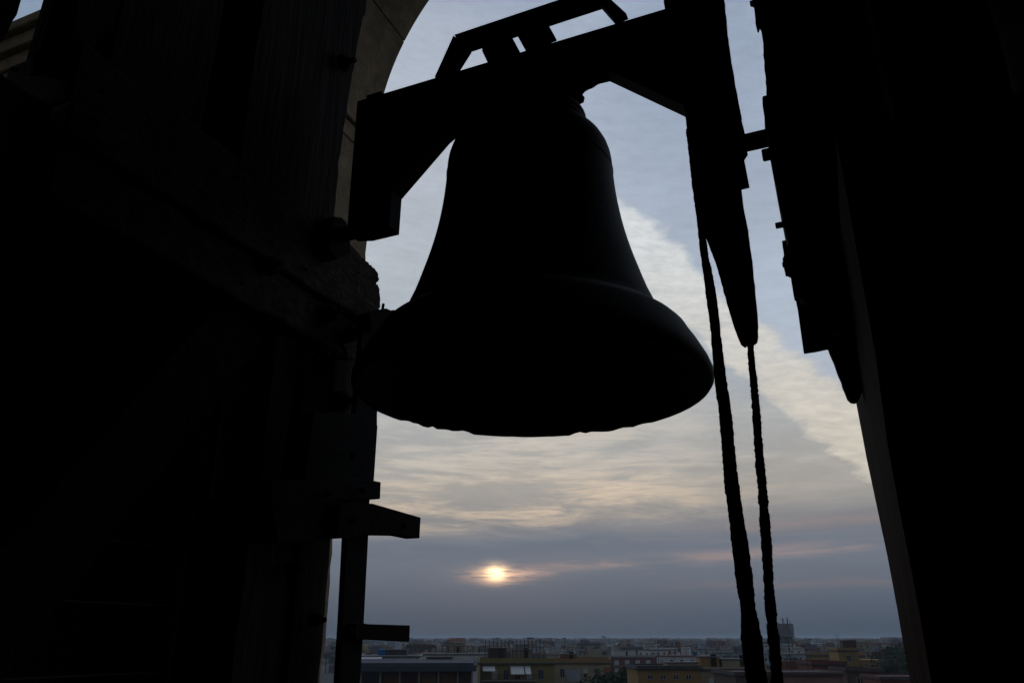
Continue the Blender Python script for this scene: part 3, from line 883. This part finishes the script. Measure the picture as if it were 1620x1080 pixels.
def house(u, v, D, w, d, rot, col, label, storeys=4, win=(1.1, 1.4), step=3.0, group=None, cat='apartment block', parapet=.9, kinds=('shut', 'half', 'open'),
          balc=0.0, aer=3, band=False, ledge=.25, right=True, left=False, roofm=None, seed=0, sh=3.0, top_gap=.9, trim=None, base=None, extra=None):
    """u, v: where the near-left roof corner is seen; rot: turn of the front face in degrees (0 = square to the view axis)"""
    x, y, z = at(u, v, D)
    rnd = random.Random(seed * 77 + int(u))
    root = empty('building', (x, y, base if base is not None else GZ), label=label, cat=cat)
    if group: root['group'] = group
    root.rotation_euler.z = R(rot)
    H = z - root.location.z
    wm = WALLM[col]
    m = MB(); m.box(0, w, 0, d, 0, H - parapet)
    m.obj('wall', [wm], root)
    # roof deck with its parapet
    m = MB(); m.box(-ledge, w + ledge, -ledge, d + ledge, H - parapet + .003, H - parapet + .22)
    m.obj('roof', [roofm or M_ROOF], root)
    m = MB(); zt, z0 = H, H - parapet + .224
    t = .18
    m.box(-.1, w + .1, -.1, -.1 + t, z0, zt); m.box(-.1, w + .1, d + .1 - t, d + .1, z0, zt)
    m.box(-.1, -.1 + t, -.1 + t, d + .1 - t, z0, zt); m.box(w + .1 - t, w + .1, -.1 + t, d + .1 - t, z0, zt)
    m.obj('parapet', [trim or wm], root)
    # storeys of windows, only the top ones can be seen
    n = int((w - 1.0) // step)
    off = (w - (n - 1) * step) / 2
    for s in range(storeys):
        zz = H - parapet - top_gap - win[1] - s * sh
        if zz < .5: break
        for i in range(n):
            if rnd.random() < .06: continue
            add_window(root, off + i * step, zz, win[0], win[1], rnd.choice(kinds))
        for fc, on in (('right', right), ('left', left)):
            if on:
                nd = int((d - 1) // step)
                for i in range(nd):
                    add_window(root, (d - (nd - 1) * step) / 2 + i * step, zz, win[0], win[1], rnd.choice(kinds), fc, w, d)
        if band:
            m = MB(); m.box(-.05, w + .05, -.06, d + .05, zz - .55, zz - .40); m.obj('string_course', [M_TRIM], root)
        if balc:
            for i in range(n):
                if rnd.random() < balc:
                    bx = off + i * step
                    m = MB(); m.box(bx - 1.3, bx + 1.3, -1.2, -.01, zz - .45, zz - .3)
                    b = m.obj('balcony', [M_TRIM], root)
                    m = MB(); m.box(bx - 1.3, bx + 1.3, -1.2, -1.16, zz + .55, zz + .6)
                    for j in range(14): m.box(bx - 1.28 + j * .195, bx - 1.25 + j * .195, -1.19, -1.17, zz - .3, zz + .55)
                    m.obj('railing', [M_RAIL], b)
    for i in range(aer):
        aerial(root, rnd.uniform(1, w - 1), rnd.uniform(1, d - 1), H - parapet + .2, rnd.uniform(1.8, 3.6), rnd)
    if extra: extra(root, w, d, H, rnd)
    return root


def rooftop(root, x, y, w, d, z, h, m, name='roof_hut', door=True, over=.15):
    b = MB(); b.box(x, x + w, y, y + d, z, z + h); o = b.obj(name, [m], root)
    b = MB(); b.box(x - over, x + w + over, y - over, y + d + over, z + h + .003, z + h + .15); b.obj('hut_roof', [M_ROOFL], o)
    if door:
        b = MB(); b.box(x + w * .55, x + w * .55 + .8, y - .03, y - .004, z + .05, z + 2.0); b.obj('door', [M_GLASSD], o)
    return o


def awning(root, x0, x1, y, z, out=1.6, drop=.7, m=None):
    b = MB(); t = .03
    V_ = [(x0, y, z), (x1, y, z), (x1, y - out, z - drop), (x0, y - out, z - drop)]
    k = [(a, b_, c + t) for a, b_, c in V_]
    b.V = V_ + k; b.F = [(0, 1, 2, 3), (4, 5, 6, 7), (0, 1, 5, 4), (1, 2, 6, 5), (2, 3, 7, 6), (3, 0, 4, 7)]; b.M = [0] * 6
    b.obj('awning', [m or M_AWN], root)


# --- nearest buildings, left to right -------------------------------------------------
# 1 long grey-roofed block with a deep fascia and an open loggia below
x, y, z = at(535, 1048, 128)
b1 = empty('building', (x, y, GZ), label='low block with long slate-blue roof fascia over a warm-coloured loggia, lower left of the town', cat='apartment block')
b1.rotation_euler.z = R(2)
H = z - GZ
m = MB(); m.box(0, 20.4, 0, 24, H - .3, H); m.box(-.3, 20.8, -.9, 24.3, H - 1.15, H - .303); m.obj('roof', [mat('slate_blue_roofing', (.050, .062, .092), var=.25, scale=1.2, bump=.1)], b1)
m = MB(); m.box(.5, 20, 2.6, 23.5, 0, H - 1.153); m.box(.5, 20, .1, 2.597, 0, H - 3.9); m.obj('wall', [WALLM['brown']], b1)
m = MB(); m.box(.2, 20.2, -.6, .09, H - 4.3, H - 3.6); m.obj('balcony', [WALLM['grey']], b1)
m = MB(); m.box(.2, 20.2, -.58, -.54, H - 2.9, H - 2.84)
for i in range(65): m.box(.25 + i * .305, .28 + i * .305, -.57, -.55, H - 3.6, H - 2.9)
m.obj('railing', [M_RAIL], b1)
rnd = random.Random(5)
for i in range(6):
    x0 = .9 + i * 2.9
    m = MB(); m.box(x0, x0 + 2.1, 2.55, 2.597, H - 3.7, H - 1.5)
    m.obj('loggia_panel', [rnd.choice([WALLM['orange'], WALLM['ochre'], M_GLASSD, WALLM['brick red']])], b1)
for i in range(7):
    x0 = .5 + i * 2.9
    m = MB(); m.box(x0, x0 + .22, .1, .32, H - 3.597, H - 1.153); m.obj('column', [WALLM['cream']], b1)

# 2 white rooftop building with awning behind it
def ex2(root, w, d, H, r):
    awning(root, .2, 4.6, -.05, H - .2, 2.0, .9)
    rooftop(root, 5.0, 1, 4.0, 4, H - .6, 1.5, M_ROOF, 'water_tank_hut', False)
    lathe_local(root, 'water_tank', .75, 1.5, (4.3, 1.2, H - .5), M_BLUE)
def lathe_local(root, name, r, h, loc, m_, n=16):
    b = MB()
    for i in range(n):
        a0 = 2 * math.pi * i / n; a1 = 2 * math.pi * (i + 1) / n
        p = [(math.cos(a0) * r, math.sin(a0) * r), (math.cos(a1) * r, math.sin(a1) * r)]
        b.quad((*p[0], 0), (*p[1], 0), (*p[1], h), (*p[0], h))
        b.quad((*p[0], h), (*p[1], h), (0, 0, h + r * .25), (0, 0, h + r * .25 + .001))
    b.obj(name, [m_], root, loc)
house(566, 1036, 158, 11.5, 9, 3, 'white', 'white terrace house with canvas awning and blue water tank behind the slate-blue roof', storeys=2, step=2.6, parapet=.35, extra=ex2, aer=3, seed=1)
# 3 ochre roof hut building
house(676, 1038, 146, 4.3, 5, 4, 'ochre', 'small flat-topped ochre stair house just above the slate-blue roof', storeys=1, step=2.2, win=(.9, 1.5), parapet=.25, aer=1, seed=2, cat='stair house')
# 4 long white building with colonnade roof
def ex4(root, w, d, H, r):
    for i in range(int(w / 1.6)):
        m = MB(); m.box(i * 1.6 + .2, i * 1.6 + .42, .1, .3, H, H + 1.5); m.obj('pergola_post', [WALLM['brown']], root)
    m = MB(); m.box(0, w, -.1, .4, H + 1.503, H + 1.62); m.obj('pergola_rail', [WALLM['brown']], root)
    rooftop(root, 6, 2, 5, 4, H - .4, 2.6, WALLM['cream'])
    m = MB()
    m.quad((7, 1.8, H + 2.6), (11, 1.8, H + 2.6), (11, 4, H + 3.6), (7, 4, H + 3.6)); m.quad((7, 6.2, H + 2.6), (11, 6.2, H + 2.6), (11, 4, H + 3.6), (7, 4, H + 3.6)); m.obj('gable_roof', [M_ROOF_T], root)
house(668, 1032, 215, 17, 10, 3, 'white', 'long white apartment block topped by dark rooftop pergola and a small gabled hut', storeys=3, step=3.4, parapet=.5, extra=ex4, seed=3)
# 5 yellow-green parapet block with awnings
def ex5(root, w, d, H, r):
    awning(root, .4, 2.6, -.05, H - 1.3, 1.6, .8); awning(root, 5.4, 7.8, -.05, H - 1.3, 2.0, 1.3); awning(root, 8.0, 9.0, -.05, H - 1.3, 2.0, 1.3); awning(root, 6.2, 8.6, -.05, H - 4.4, 1.8, 1.4)
    for zz, xa, xb in ((H - 3.6, .2, 10.2), (H - 6.6, .2, 14.0)):
        m = MB(); m.box(xa, xb, -1.5, -.01, zz - .16, zz); b = m.obj('balcony', [M_TRIM], root)
        m = MB(); m.box(xa, xb, -1.5, -1.45, zz + .9, zz + .96)
        for j in range(int((xb - xa) / .16)): m.box(xa + j * .16, xa + j * .16 + .03, -1.49, -1.46, zz, zz + .9)
        m.obj('railing', [M_RAIL], b)
    rooftop(root, 1.6, 3, 3.4, 4, H - .3, 1.9, WALLM['brown'])
    rooftop(root, 6.2, 3.4, 3.6, 4, H - .3, 1.6, WALLM['cream'])
    for i in range(9):
        m = MB(); m.box(10 + (i % 3) * .9, 10.3 + (i % 3) * .9, 1 + (i // 3) * 1.5, 1.4 + (i // 3) * 1.5, H - .3, H + .5 + (i % 2) * .4); m.obj('chimney', [WALLM['grey']], root)
    for i in range(16):
        m = MB(); m.box(1 + i * .72, 1.12 + i * .72, 2.4, 2.55, H - .2, H + 2.9 + (i % 3) * .2); m.obj('terrace_post', [WALLM['brown']], root)
house(760, 1040.5, 150, 13.5, 11, 5, 'yellow', 'yellow-green apartment block with white awnings and dark balconies below its pale parapet', storeys=3, win=(.9, 1.6), step=2.1, parapet=1.0, ledge=.5, extra=ex5, seed=4, balc=0)
# 6 projecting orange-ended block
def ex6(root, w, d, H, r):
    rooftop(root, 2.2, 1.0, 3.4, 3, H - .7, 1.5, WALLM['orange'])
    m = MB(); m.box(w - 1.4, w + .02, -.12, -.004, 0, H - 1.5); m.obj('corner_pier', [WALLM['orange']], root)
    for k in range(3):
        m = MB(); m.box(3.5, 6.2, -.1, -.006, H - 4.1 - k * 3, H - 1.9 - k * 3); m.obj('bay_panel', [WALLM['pale blue']], root)
        for xx in (3.9, 5.1): add_window(root, xx, H - 3.7 - k * 3, .6, 1.3, 'open')
        m = MB(); m.box(7.0, 9.4, -1.1, -.01, H - 4.4 - k * 3, H - 4.2 - k * 3); m.obj('balcony', [M_TRIM], root)
house(868, 1041.5, 166, 12.2, 12, -6, 'cream', 'cream apartment block with a terracotta-orange roof hut and orange corner pier', storeys=3, win=(.8, 1.5), step=2.3, parapet=.9, extra=ex6, trim=WALLM['ochre'], seed=5, kinds=('open', 'half'))
# 7 brick red block with white shutters
def ex7(root, w, d, H, r):
    rooftop(root, 8, 2, 9, 6, H - .4, 2.2, WALLM['white']); rooftop(root, 2, 4, 4, 4, H - .4, 1.8, WALLM['grey'])
house(940, 1036.5, 330, 26, 14, 2, 'brick red', 'brick red apartment block with white shutters and pale string courses', storeys=4, win=(1.7, 1.7), step=4.2, parapet=.8, band=True, trim=M_TRIM, extra=ex7, kinds=('shut',), aer=4, seed=6)
# 8 yellow block with small square windows
def ex8(root, w, d, H, r):
    m = MB(); m.box(-.3, w + .3, -.5, -.101, H - 3.1, H - 2.9); m.obj('cornice', [WALLM['cream']], root)
    m = MB(); m.box(w - 3.4, w + .2, -.9, -.11, H - 3.6, H - 3.2); m.obj('balcony', [WALLM['cream']], root)
    rooftop(root, 4.6, 2.5, 4.2, 3, H - .7, .9, WALLM['cream'], door=False)
house(1008, 1052, 112, 8.4, 9, 1, 'ochre', 'ochre-yellow block with a row of small square windows beneath a dark flat roof', storeys=2, win=(.55, .5), step=1.7, parapet=.45, top_gap=.7, ledge=.35, trim=M_ROOF, kinds=('open',), extra=ex8, seed=7, sh=3.0)
# 9 cream block with framed roof terrace left of the ropes
def ex9(root, w, d, H, r):
    rooftop(root, .4, .6, 2.6, 3, H - .4, 1.6, WALLM['ochre']); rooftop(root, 3.4, .5, 4.4, 4, H - .5, 1.4, WALLM['cream'])
house(1105, 1054, 118, 7.8, 8, -3, 'cream', 'cream block with two roof huts, directly left of the thicker rope', storeys=2, win=(.8, 1.3), step=2.2, parapet=.5, extra=ex9, seed=8)
# 10 wide dull brown block at the very bottom, behind the ropes
house(1163, 1062, 96, 7.2, 9, 2, 'brown', 'dull brown flat-roofed block at the bottom between the two ropes', storeys=2, win=(.8, 1.4), step=2.4, parapet=.4, seed=9, aer=1)
house(1238, 1062, 94, 6.4, 8, 0, 'pink', 'dusky pink flat-roofed block right of the thinner rope at the picture foot', storeys=2, win=(.8, 1.5), step=2.3, parapet=.35, seed=10, aer=2)
# 11 brick red house
house(1284, 1045, 150, 5.6, 9, -4, 'brick red', 'small brick red house in front of the tall ochre block', storeys=3, win=(.8, 1.2), step=1.9, parapet=.6, seed=11)
# 12 tall ochre block right
def ex12(root, w, d, H, r):
    rooftop(root, 1.6, 1, 2.9, 3, H - .7, 2.2, WALLM['brown'], door=False)
    m = MB(); m.box(w + .004, w + 6.5, 1, d, 0, H - 2.6); m.obj('wing', [WALLM['ochre']], root)
    m = MB(); m.box(w + .004, w + 7.2, -.4, .9, 0, H - 4.0); m.obj('wing', [WALLM['orange']], root)
    awning(root, 1.0, w + 4.5, -.15, H - 5.0, 1.8, .8, M_ROOF)
house(1325, 1024, 205, 4.4, 9, -8, 'ochre', 'tall ochre tower-like block with stepped terraces, right of the ropes', storeys=4, win=(.8, 1.2), step=2.0, parapet=.7, extra=ex12, seed=12, right=False)
house(1338, 1056, 140, 5.6, 9, -5, 'brown', 'brown terraced block below the tall ochre block', storeys=3, win=(.9, 1.2), step=1.8, parapet=.5, seed=13, balc=.4)
house(1392, 1069, 125, 9, 9, -8, 'brick red', 'low brick red block at the foot of the dark trees on the right', storeys=2, win=(.9, 1.2), step=2.2, parapet=.4, seed=14)

# --- water tower ----------------------------------------------------------------------
x, y, z = at(1233, 986, 520)
wt = empty('water_tower', (x, y, GZ), label='grey water tower with masts on top, rising above the horizon behind the thinner rope', cat='water tower')
M_CON = mat('weathered_concrete', (.17, .18, .20), var=.25, scale=.4, bump=.2)
def ngon(root, name, prof, m_, n=8, rot=0.2, loc=(0, 0, 0)):
    b = MB()
    for (r0, z0), (r1, z1) in zip(prof[:-1], prof[1:]):
        for i in range(n):
            a0 = rot + 2 * math.pi * i / n; a1 = rot + 2 * math.pi * (i + 1) / n
            b.quad((math.cos(a0) * r0, math.sin(a0) * r0, z0), (math.cos(a1) * r0, math.sin(a1) * r0, z0), (math.cos(a1) * r1, math.sin(a1) * r1, z1), (math.cos(a0) * r1, math.sin(a0) * r1, z1))
    return b.obj(name, [m_], root, loc)
Hw = z - GZ
ngon(wt, 'tank', [(6.0, Hw - 8.3), (7.7, Hw - 7.4), (7.9, Hw), (7.5, Hw), (7.5, Hw - .5), (0.01, Hw - .4)], M_CON, 10)
ngon(wt, 'tank_floor', [(5.2, Hw - 8.3), (0.01, Hw - 8.3)], M_CON, 10)
ngon(wt, 'core', [(5.0, 0), (5.0, Hw - 8.3)], M_CON, 12)
for i in range(10):
    a = .2 + 2 * math.pi * i / 10
    m = MB(); m.box(-.45, .45, -.45, .45, 0, Hw - 7.9, 0, Matrix.Rotation(a, 4, 'Z')); m.obj('column', [M_CON], wt, (math.cos(a) * 6.0, math.sin(a) * 6.0, 0))
for k in range(1, 5):
    ngon(wt, 'ring_beam', [(5.4, k * Hw / 6.5), (6.5, k * Hw / 6.5), (6.5, k * Hw / 6.5 + .7), (5.4, k * Hw / 6.5 + .7), (5.4, k * Hw / 6.5)], M_CON, 10)
for (ox, h) in ((-6.4, 3.4), (-5.8, 2.6), (1.6, 3.8), (2.3, 3.0), (4.4, 4.0), (4.7, 3.2), (6.0, 2.0)):
    m = MB(); m.box(-.12, .12, -.12, .12, 0, h); m.box(-.2, .2, -.28, -.12, h * .45, h); m.obj('mast', [M_ANT], wt, (ox, -1.2, Hw - .4))

# --- floodlight masts on the skyline --------------------------------------------------
def mast(u, vt, D, head, label, grp=None):
    x, y, z = at(u, vt, D)
    o = empty('lighting_mast', (x, y, GZ), label=label, cat='mast')
    if grp: o['group'] = grp
    m = MB(); m.box(-.16, .16, -.16, .16, 0, z - GZ); m.obj('pole', [M_ANT], o)
    if head:
        m = MB(); m.box(-1.3, 1.3, -.3, .3, z - GZ, z - GZ + .8); m.obj('lamp_head', [M_ANT], o)
for i, (u, vt, D, hd, lb) in enumerate(((787, 1010, 620, 1, 'lone lighting mast on the skyline below the sun'), (836, 1009.5, 600, 1, 'left mast of the close pair on the skyline'),
                                 (841.5, 1010, 600, 1, 'right mast of the close pair on the skyline'), (893, 1010, 640, 1, 'slim skyline lighting mast right of the close pair'),
                                 (963.5, 1007.5, 700, 0, 'thin bare aerial mast on the skyline above the brick red block'), (768, 1012, 520, 0, 'thin bare mast on the skyline left of the lone lighting mast'),
                                 (1275, 1010.5, 700, 1, 'left one of two short dark masts right of the water tower'), (1281, 1011.5, 700, 1, 'right one of two short dark masts right of the water tower'))):
    mast(u, vt, D, hd, lb)

# --- the town between: single blocks, each an object -----------------------------------
rnd = random.Random(42)
cols = list(TC.keys())
placed = []
GRP = 'flat-roofed blocks filling the middle of the town'


def mid_block(x, y, w, d, h, rot, col, label, roofm, rnd, group):
    m = MB()
    m.box(0, w, 0, d, 0, h, 0, bottom=False)
    m.box(-.3, w + .3, -.3, d + .3, h + .003, h + .35, 1)
    if rnd.random() < .8:
        hw, hd = rnd.uniform(2.5, 5), rnd.uniform(2.5, 4); hx, hy = rnd.uniform(.5, max(.6, w - hw - .5)), rnd.uniform(.5, max(.6, d - hd - .5))
        m.box(hx, hx + hw, hy, hy + hd, h + .35, h + rnd.uniform(2.0, 3.0), rnd.choice((0, 0, 4)))
    if rnd.random() < .5: m.box(0, w, 0, .2, h + .35, h + 1.1, 0)
    for i in range(rnd.randint(2, 6)):
        cx, cy, cs = rnd.uniform(.3, w - 1.2), rnd.uniform(.3, d - 1.2), rnd.uniform(.4, 1.1)
        m.box(cx, cx + cs, cy, cy + cs * .8, h + .35, h + .35 + rnd.uniform(.5, 1.5), rnd.choice((0, 1, 4, 5)))
    if rnd.random() < .3:
        px = rnd.uniform(0, w * .5)
        for i in range(5): m.box(px + i * w * .1, px + i * w * .1 + .15, .4, .55, h + .35, h + 2.6, 3)
        m.box(px, px + w * .42, .3, 2.5, h + 2.6, h + 2.72, rnd.choice((1, 4)))
    for i in range(rnd.randint(1, 5)):
        ax_, ay = rnd.uniform(.5, w - .5), rnd.uniform(.5, d - .5); ah = rnd.uniform(1.5, 3.6)
        m.box(ax_ - .04, ax_ + .04, ay - .04, ay + .04, h + .3, h + ah + .3, 3); m.box(ax_ - .5, ax_ + .5, ay - .03, ay + .03, h + ah, h + ah + .06, 3)
    if rnd.random() < .35:
        tx = rnd.uniform(1, w - 2); m.box(tx, tx + 1.4, 1, 2.2, h + .35, h + 1.4, 5)
    st = 3.0; n = max(1, int((w - 1) // 2.8)); nd = max(1, int((d - 1) // 2.8))
    big = rnd.random() < .3
    s = 0
    while s < 4 and h - 2.6 - s * st > 1:
        z0 = h - 2.3 - s * st
        for i in range(n):
            cx_ = (i + .5) * w / n; mm = rnd.choice((2, 2, 2, 4))
            m.box(cx_ - .5, cx_ + .5, -.05, .0, z0, z0 + 1.3, mm)
            if big and i % 2 == 0: m.box(cx_ - 1.3, cx_ + 1.3, -1.2, -.001, z0 - .75, z0 + .05, 4 if n % 2 else 0)
        for i in range(nd):
            cy = (i + .5) * d / nd
            m.box(w, w + .05, cy - .5, cy + .5, z0, z0 + 1.3, 2); m.box(-.05, 0, cy - .5, cy + .5, z0, z0 + 1.3, 2)
        if rnd.random() < .5: m.box(-.08, w + .08, -.08, d + .08, z0 - .95, z0 - .8, 4)
        s += 1
    o = m.obj('building', [WALLM[col], roofm, M_GLASSD, M_ANT, M_TRIM, M_BLUE if rnd.random() < .2 else M_ROOFL], None, (x, y, GZ))
    o.rotation_euler.z = R(rot)
    setp(o, label, 'apartment block', group)
    return o


lm = [(560, 'left of the steel post'), (610, 'under the lowest bracket'), (665, 'right of the lowest bracket'), (720, 'above the slate-blue fascia'), (770, 'below and left of the sun'), (820, 'below the setting sun'), (880, 'above the yellow-green block'), (945, 'above the terracotta roof hut'), (1000, 'above the brick red block'), (1060, 'above the ochre-yellow block'), (1130, 'left of the thick rope'), (1180, 'behind the thick rope'), (1212, 'between the ropes'), (1260, 'at the water tower'), (1320, 'right of the water tower'), (1385, 'around the tall ochre block'), (9999, 'beside the leaning post')]
tries = 0
size_w = lambda w: 'narrow' if w < 10 else ('wide' if w > 18 else 'mid-sized')
while len(placed) < 268 and tries < 16000:
    tries += 1
    u = rnd.uniform(512, 1446)
    D = 175 * (1500 / 175) ** (rnd.random() ** .95)
    a, _e = az_el(u, 1008)
    x, y = D * math.sin(a), D * math.cos(a)
    w, d = rnd.uniform(6, 19), rnd.uniform(7, 13)
    h = rnd.choice((9.5, 12.5, 12.5, 15.5, 15.5, 18.2)) + rnd.uniform(-.8, .8)
    if D < 420: h = min(h, 22 - D * math.tan(R(rnd.uniform(1.0, 1.6) if D < 300 else rnd.uniform(.8, 1.2))))
    if D > 420: h = min(h, 19.5)
    if h < 7: continue
    if any(math.hypot(x - p[0], y - p[1]) < (w + p[2]) * .52 + 2 for p in placed): continue
    if D < 236 and not (1180 < u < 1290 and D > 190): continue
    if 236 <= D < 375 and 925 < u < 1015: continue
    if 1385 < u and D < 330: continue
    placed.append((x, y, w))
    c = rnd.choice(cols + ['grey', 'cream', 'white', 'brown', 'cream'])
    zone = ('seen beside the steel post' if u < 640 else 'under the sun' if u < 860 else 'between sun and ropes' if u < 1150 else 'near the ropes' if u < 1260 else 'towards the right bell frame')
    dist = 'near rank of the town' if D < 330 else ('middle rank of the town' if D < 700 else 'far hazy rank of the town')
    rm = rnd.choice((M_ROOF, M_ROOF, M_ROOFL, M_ROOF_T))
    rn = 'dark-roofed' if rm is M_ROOF else ('pale-roofed' if rm is M_ROOFL else 'red-roofed')
    far_ = 'near' if D < 330 else ('mid-distance' if D < 700 else 'far hazy')
    wh = next(t for k_, t in lm if u < k_)
    mid_block(x, y, w, d, h, rnd.choice((2, -6, 12, -23, 30)) + rnd.uniform(-3, 3), c,
              '%s %s %s %d-storey %s block, %s' % (far_, size_w(w), rn, max(2, round(h / 3)), c, wh), rm, rnd, 'town blocks ' + zone)

# far town: beyond what one could count
m = MB()
for i in range(2600):
    u = rnd.uniform(490, 1480); D = 1400 * (6600 / 1400) ** (rnd.random() ** .75)
    a, _e = az_el(u, 1008); x, y = D * math.sin(a), D * math.cos(a)
    w, d, h = rnd.uniform(8, 34), rnd.uniform(8, 20), rnd.choice((7, 10, 13, 13, 16, 16, 18.5)) + rnd.uniform(-1, 1)
    if rnd.random() < .02: h += 4
    T = Matrix.Translation((x, y, GZ)) @ Matrix.Rotation(rnd.uniform(-.5, .5), 4, 'Z')
    k = rnd.randrange(6)
    m.box(0, w, 0, d, 0, h, k, T, bottom=False)
    m.box(.3, w * .5, .3, d * .5, h, h + rnd.uniform(1, 2.6), (k + 2) % 6, T, bottom=False)
    for s in range(2): m.box(.5, w - .5, -.06, -.01, h - 2.2 - 3 * s, h - 1.1 - 3 * s, 7, T, bottom=False)
    m.box(-.2, w + .2, -.2, d + .2, h + .01, h + .3, 6, T, bottom=False)
ft = m.obj('distant_town', [WALLM[c] for c in ('white', 'cream', 'grey', 'brown', 'pink', 'ochre')] + [M_ROOF, M_GLASSD])
ft['kind'] = 'stuff'

# --- trees ------------------------------------------------------------------------------
M_LEAF = [mat('leaf_dark', (.030, .045, .022), var=.5, scale=2, bump=0), mat('leaf_mid', (.045, .065, .030), var=.5, scale=2, bump=0)]
M_BARK = mat('bark', (.06, .05, .04), var=.4, scale=5, bump=.3)


def tree_meshes(h, r, seed, n=2600):
    rnd = random.Random(seed)
    t = MB()
    def limb(p, q, r0, r1):
        d = (q - p).normalized(); a = d.cross(Vector((.3, .9, .2))).normalized(); b = d.cross(a); k = len(t.V)
        for (c, rr) in ((p, r0), (q, r1)):
            for i in range(6):
                th = math.pi * i / 3; t.V.append(tuple(c + (a * math.cos(th) + b * math.sin(th)) * rr))
        for i in range(6): t.F.append((k + i, k + (i + 1) % 6, k + 6 + (i + 1) % 6, k + 6 + i)); t.M.append(0)
    top = Vector((0, 0, h * .5)); limb(Vector((0, 0, 0)), top, h * .03, h * .02)
    clumps = []
    for i in range(26):
        a = rnd.uniform(0, 2 * math.pi); e = rnd.uniform(-.35, 1.0); q = rnd.uniform(.45, 1.0)
        c = Vector((math.cos(a) * r * q * math.sqrt(max(.1, 1 - e * e * .8)), math.sin(a) * r * q * math.sqrt(max(.1, 1 - e * e * .8)), h * .62 + e * h * .34))
        clumps.append((c, r * rnd.uniform(.22, .42)))
        if i < 9: limb(top * rnd.uniform(.6, 1), c, h * .012, h * .004)
    f = MB()
    for i in range(n):
        c, cr_ = rnd.choice(clumps)
        d = Vector((rnd.gauss(0, 1), rnd.gauss(0, 1), rnd.gauss(0, .8))).normalized() * cr_ * rnd.uniform(.5, 1.08)
        p = c + d; s = rnd.uniform(.14, .34) * (r / 4) ** .5
        a = Vector((rnd.gauss(0, 1), rnd.gauss(0, 1), rnd.gauss(0, 1))).normalized(); b = a.cross(Vector((rnd.gauss(0, 1), .3, 1))).normalized()
        f.quad(tuple(p - a * s), tuple(p - b * s * .6), tuple(p + a * s), tuple(p + b * s * .6), 0 if rnd.random() < .6 else 1)
    return t.mesh('trunk', [M_BARK]), f.mesh('crown', M_LEAF)


TM = [tree_meshes(13, 4.6, 1), tree_meshes(12, 5.2, 2), tree_meshes(15, 4.0, 3)]


def tree(u, D, k, sc, label, vtop=None, group=None):
    a, _ = az_el(u, 1008); H0 = (13, 12, 15)[k]
    if vtop is not None:
        _, _, zt = at(u, vtop, D); sc = (zt - GZ) / H0
    o = empty('broadleaf_tree', (D * math.sin(a), D * math.cos(a), GZ), label=label, cat='tree')
    if group: o['group'] = group
    o.scale = (sc, sc, sc); o.rotation_euler.z = u
    for nm, me in zip(('trunk', 'crown'), TM[k]):
        c = bpy.data.objects.new(nm, me); COL.objects.link(c); c.parent = o
    return o


tree(958, 132, 0, 1, 'dark rounded tree at the picture foot left of the ochre-yellow block', 1069)
tree(979, 128, 1, 1, 'broad dark tree at the picture foot, directly below the brick red block', 1065)
tree(996, 136, 2, 1, 'narrow dark tree touching the left corner of the ochre-yellow block', 1067)
tree(1400, 300, 1, 1, 'dark tree in the hazy clump right of the tall ochre block, leftmost', 1028)
tree(1412, 285, 2, 1, 'tallest dark tree of the clump right of the tall ochre block', 1021)
tree(1424, 270, 0, 1, 'dark tree of the right clump nearest the leaning post', 1027)
tree(1407, 220, 0, 1, 'lower dark tree in front of the clump right of the ochre block', 1040)
tree(1422, 205, 1, 1, 'lower dark tree by the leaning post, in front of the clump', 1044)
tsz = ('low', 'middling', 'tall')
for i in range(46):
    for t_ in range(60):
        u = rnd.uniform(515, 1440); D = rnd.uniform(240, 1000); a, _ = az_el(u, 1008); x, y = D * math.sin(a), D * math.cos(a)
        if all(math.hypot(x - p[0], y - p[1]) > p[2] * .6 + 5 for p in placed) and not (900 < u < 1010 and D < 350): break
    zone = ('beside the steel post' if u < 640 else 'under the sun' if u < 860 else 'between sun and ropes' if u < 1150 else 'near the ropes' if u < 1260 else 'towards the right bell frame')
    sc_ = rnd.uniform(.75, 1.1)
    tree(u, D, i % 3, sc_, '%s %s dark tree among %s roofs, %s' % (tsz[min(2, int((sc_ - .75) / .12))], ('rounded', 'broad', 'slender')[i % 3], 'nearer' if D < 400 else ('middling' if D < 680 else 'distant'), next(t for k_, t in lm if u < k_)), group='street trees among the roofs, ' + zone)

# tell look-alikes apart by their order from left to right
same = {}
for o in bpy.data.objects:
    if o.parent is None and o.get('label'): same.setdefault(o['label'], []).append(o)
for lb, os_ in same.items():
    if len(os_) > 1:
        os_.sort(key=lambda o: math.atan2(o.location.x, o.location.y))
        nm = {2: ('left of two alike', 'right of two alike'), 3: ('left of three alike', 'middle of three alike', 'right of three alike')}.get(len(os_))
        if nm:
            for o, t_ in zip(os_, nm): o['label'] = (lb.replace('mid-sized ', '') + ', ' + t_).replace('above the terracotta roof hut', 'above terracotta roof hut').replace('above the ochre-yellow block', 'above ochre-yellow block').replace('left of the steel post', 'beyond the post').replace(' of the thick rope', ' of thick rope').replace(' of two alike', ' one').replace('mid-distance ', 'middle ')

# --- evening haze over town and sea -------------------------------------------------------
hz = MB(); hz.box(-31000, 31000, -9500, 33000, GZ - 1.5, 14.0, 0)
M_HAZE = bpy.data.materials.new('evening_haze'); M_HAZE.use_nodes = True
nt = M_HAZE.node_tree; nt.nodes.clear()
pv = nt.nodes.new('ShaderNodeVolumePrincipled'); pv.inputs['Color'].default_value = (.72, .85, 1.0, 1); pv.inputs['Density'].default_value = HAZE_DENSITY = 0.00022
mo = nt.nodes.new('ShaderNodeOutputMaterial'); nt.links.new(pv.outputs[0], mo.inputs['Volume'])
ho = hz.obj('haze', [M_HAZE]); ho['kind'] = 'stuff'
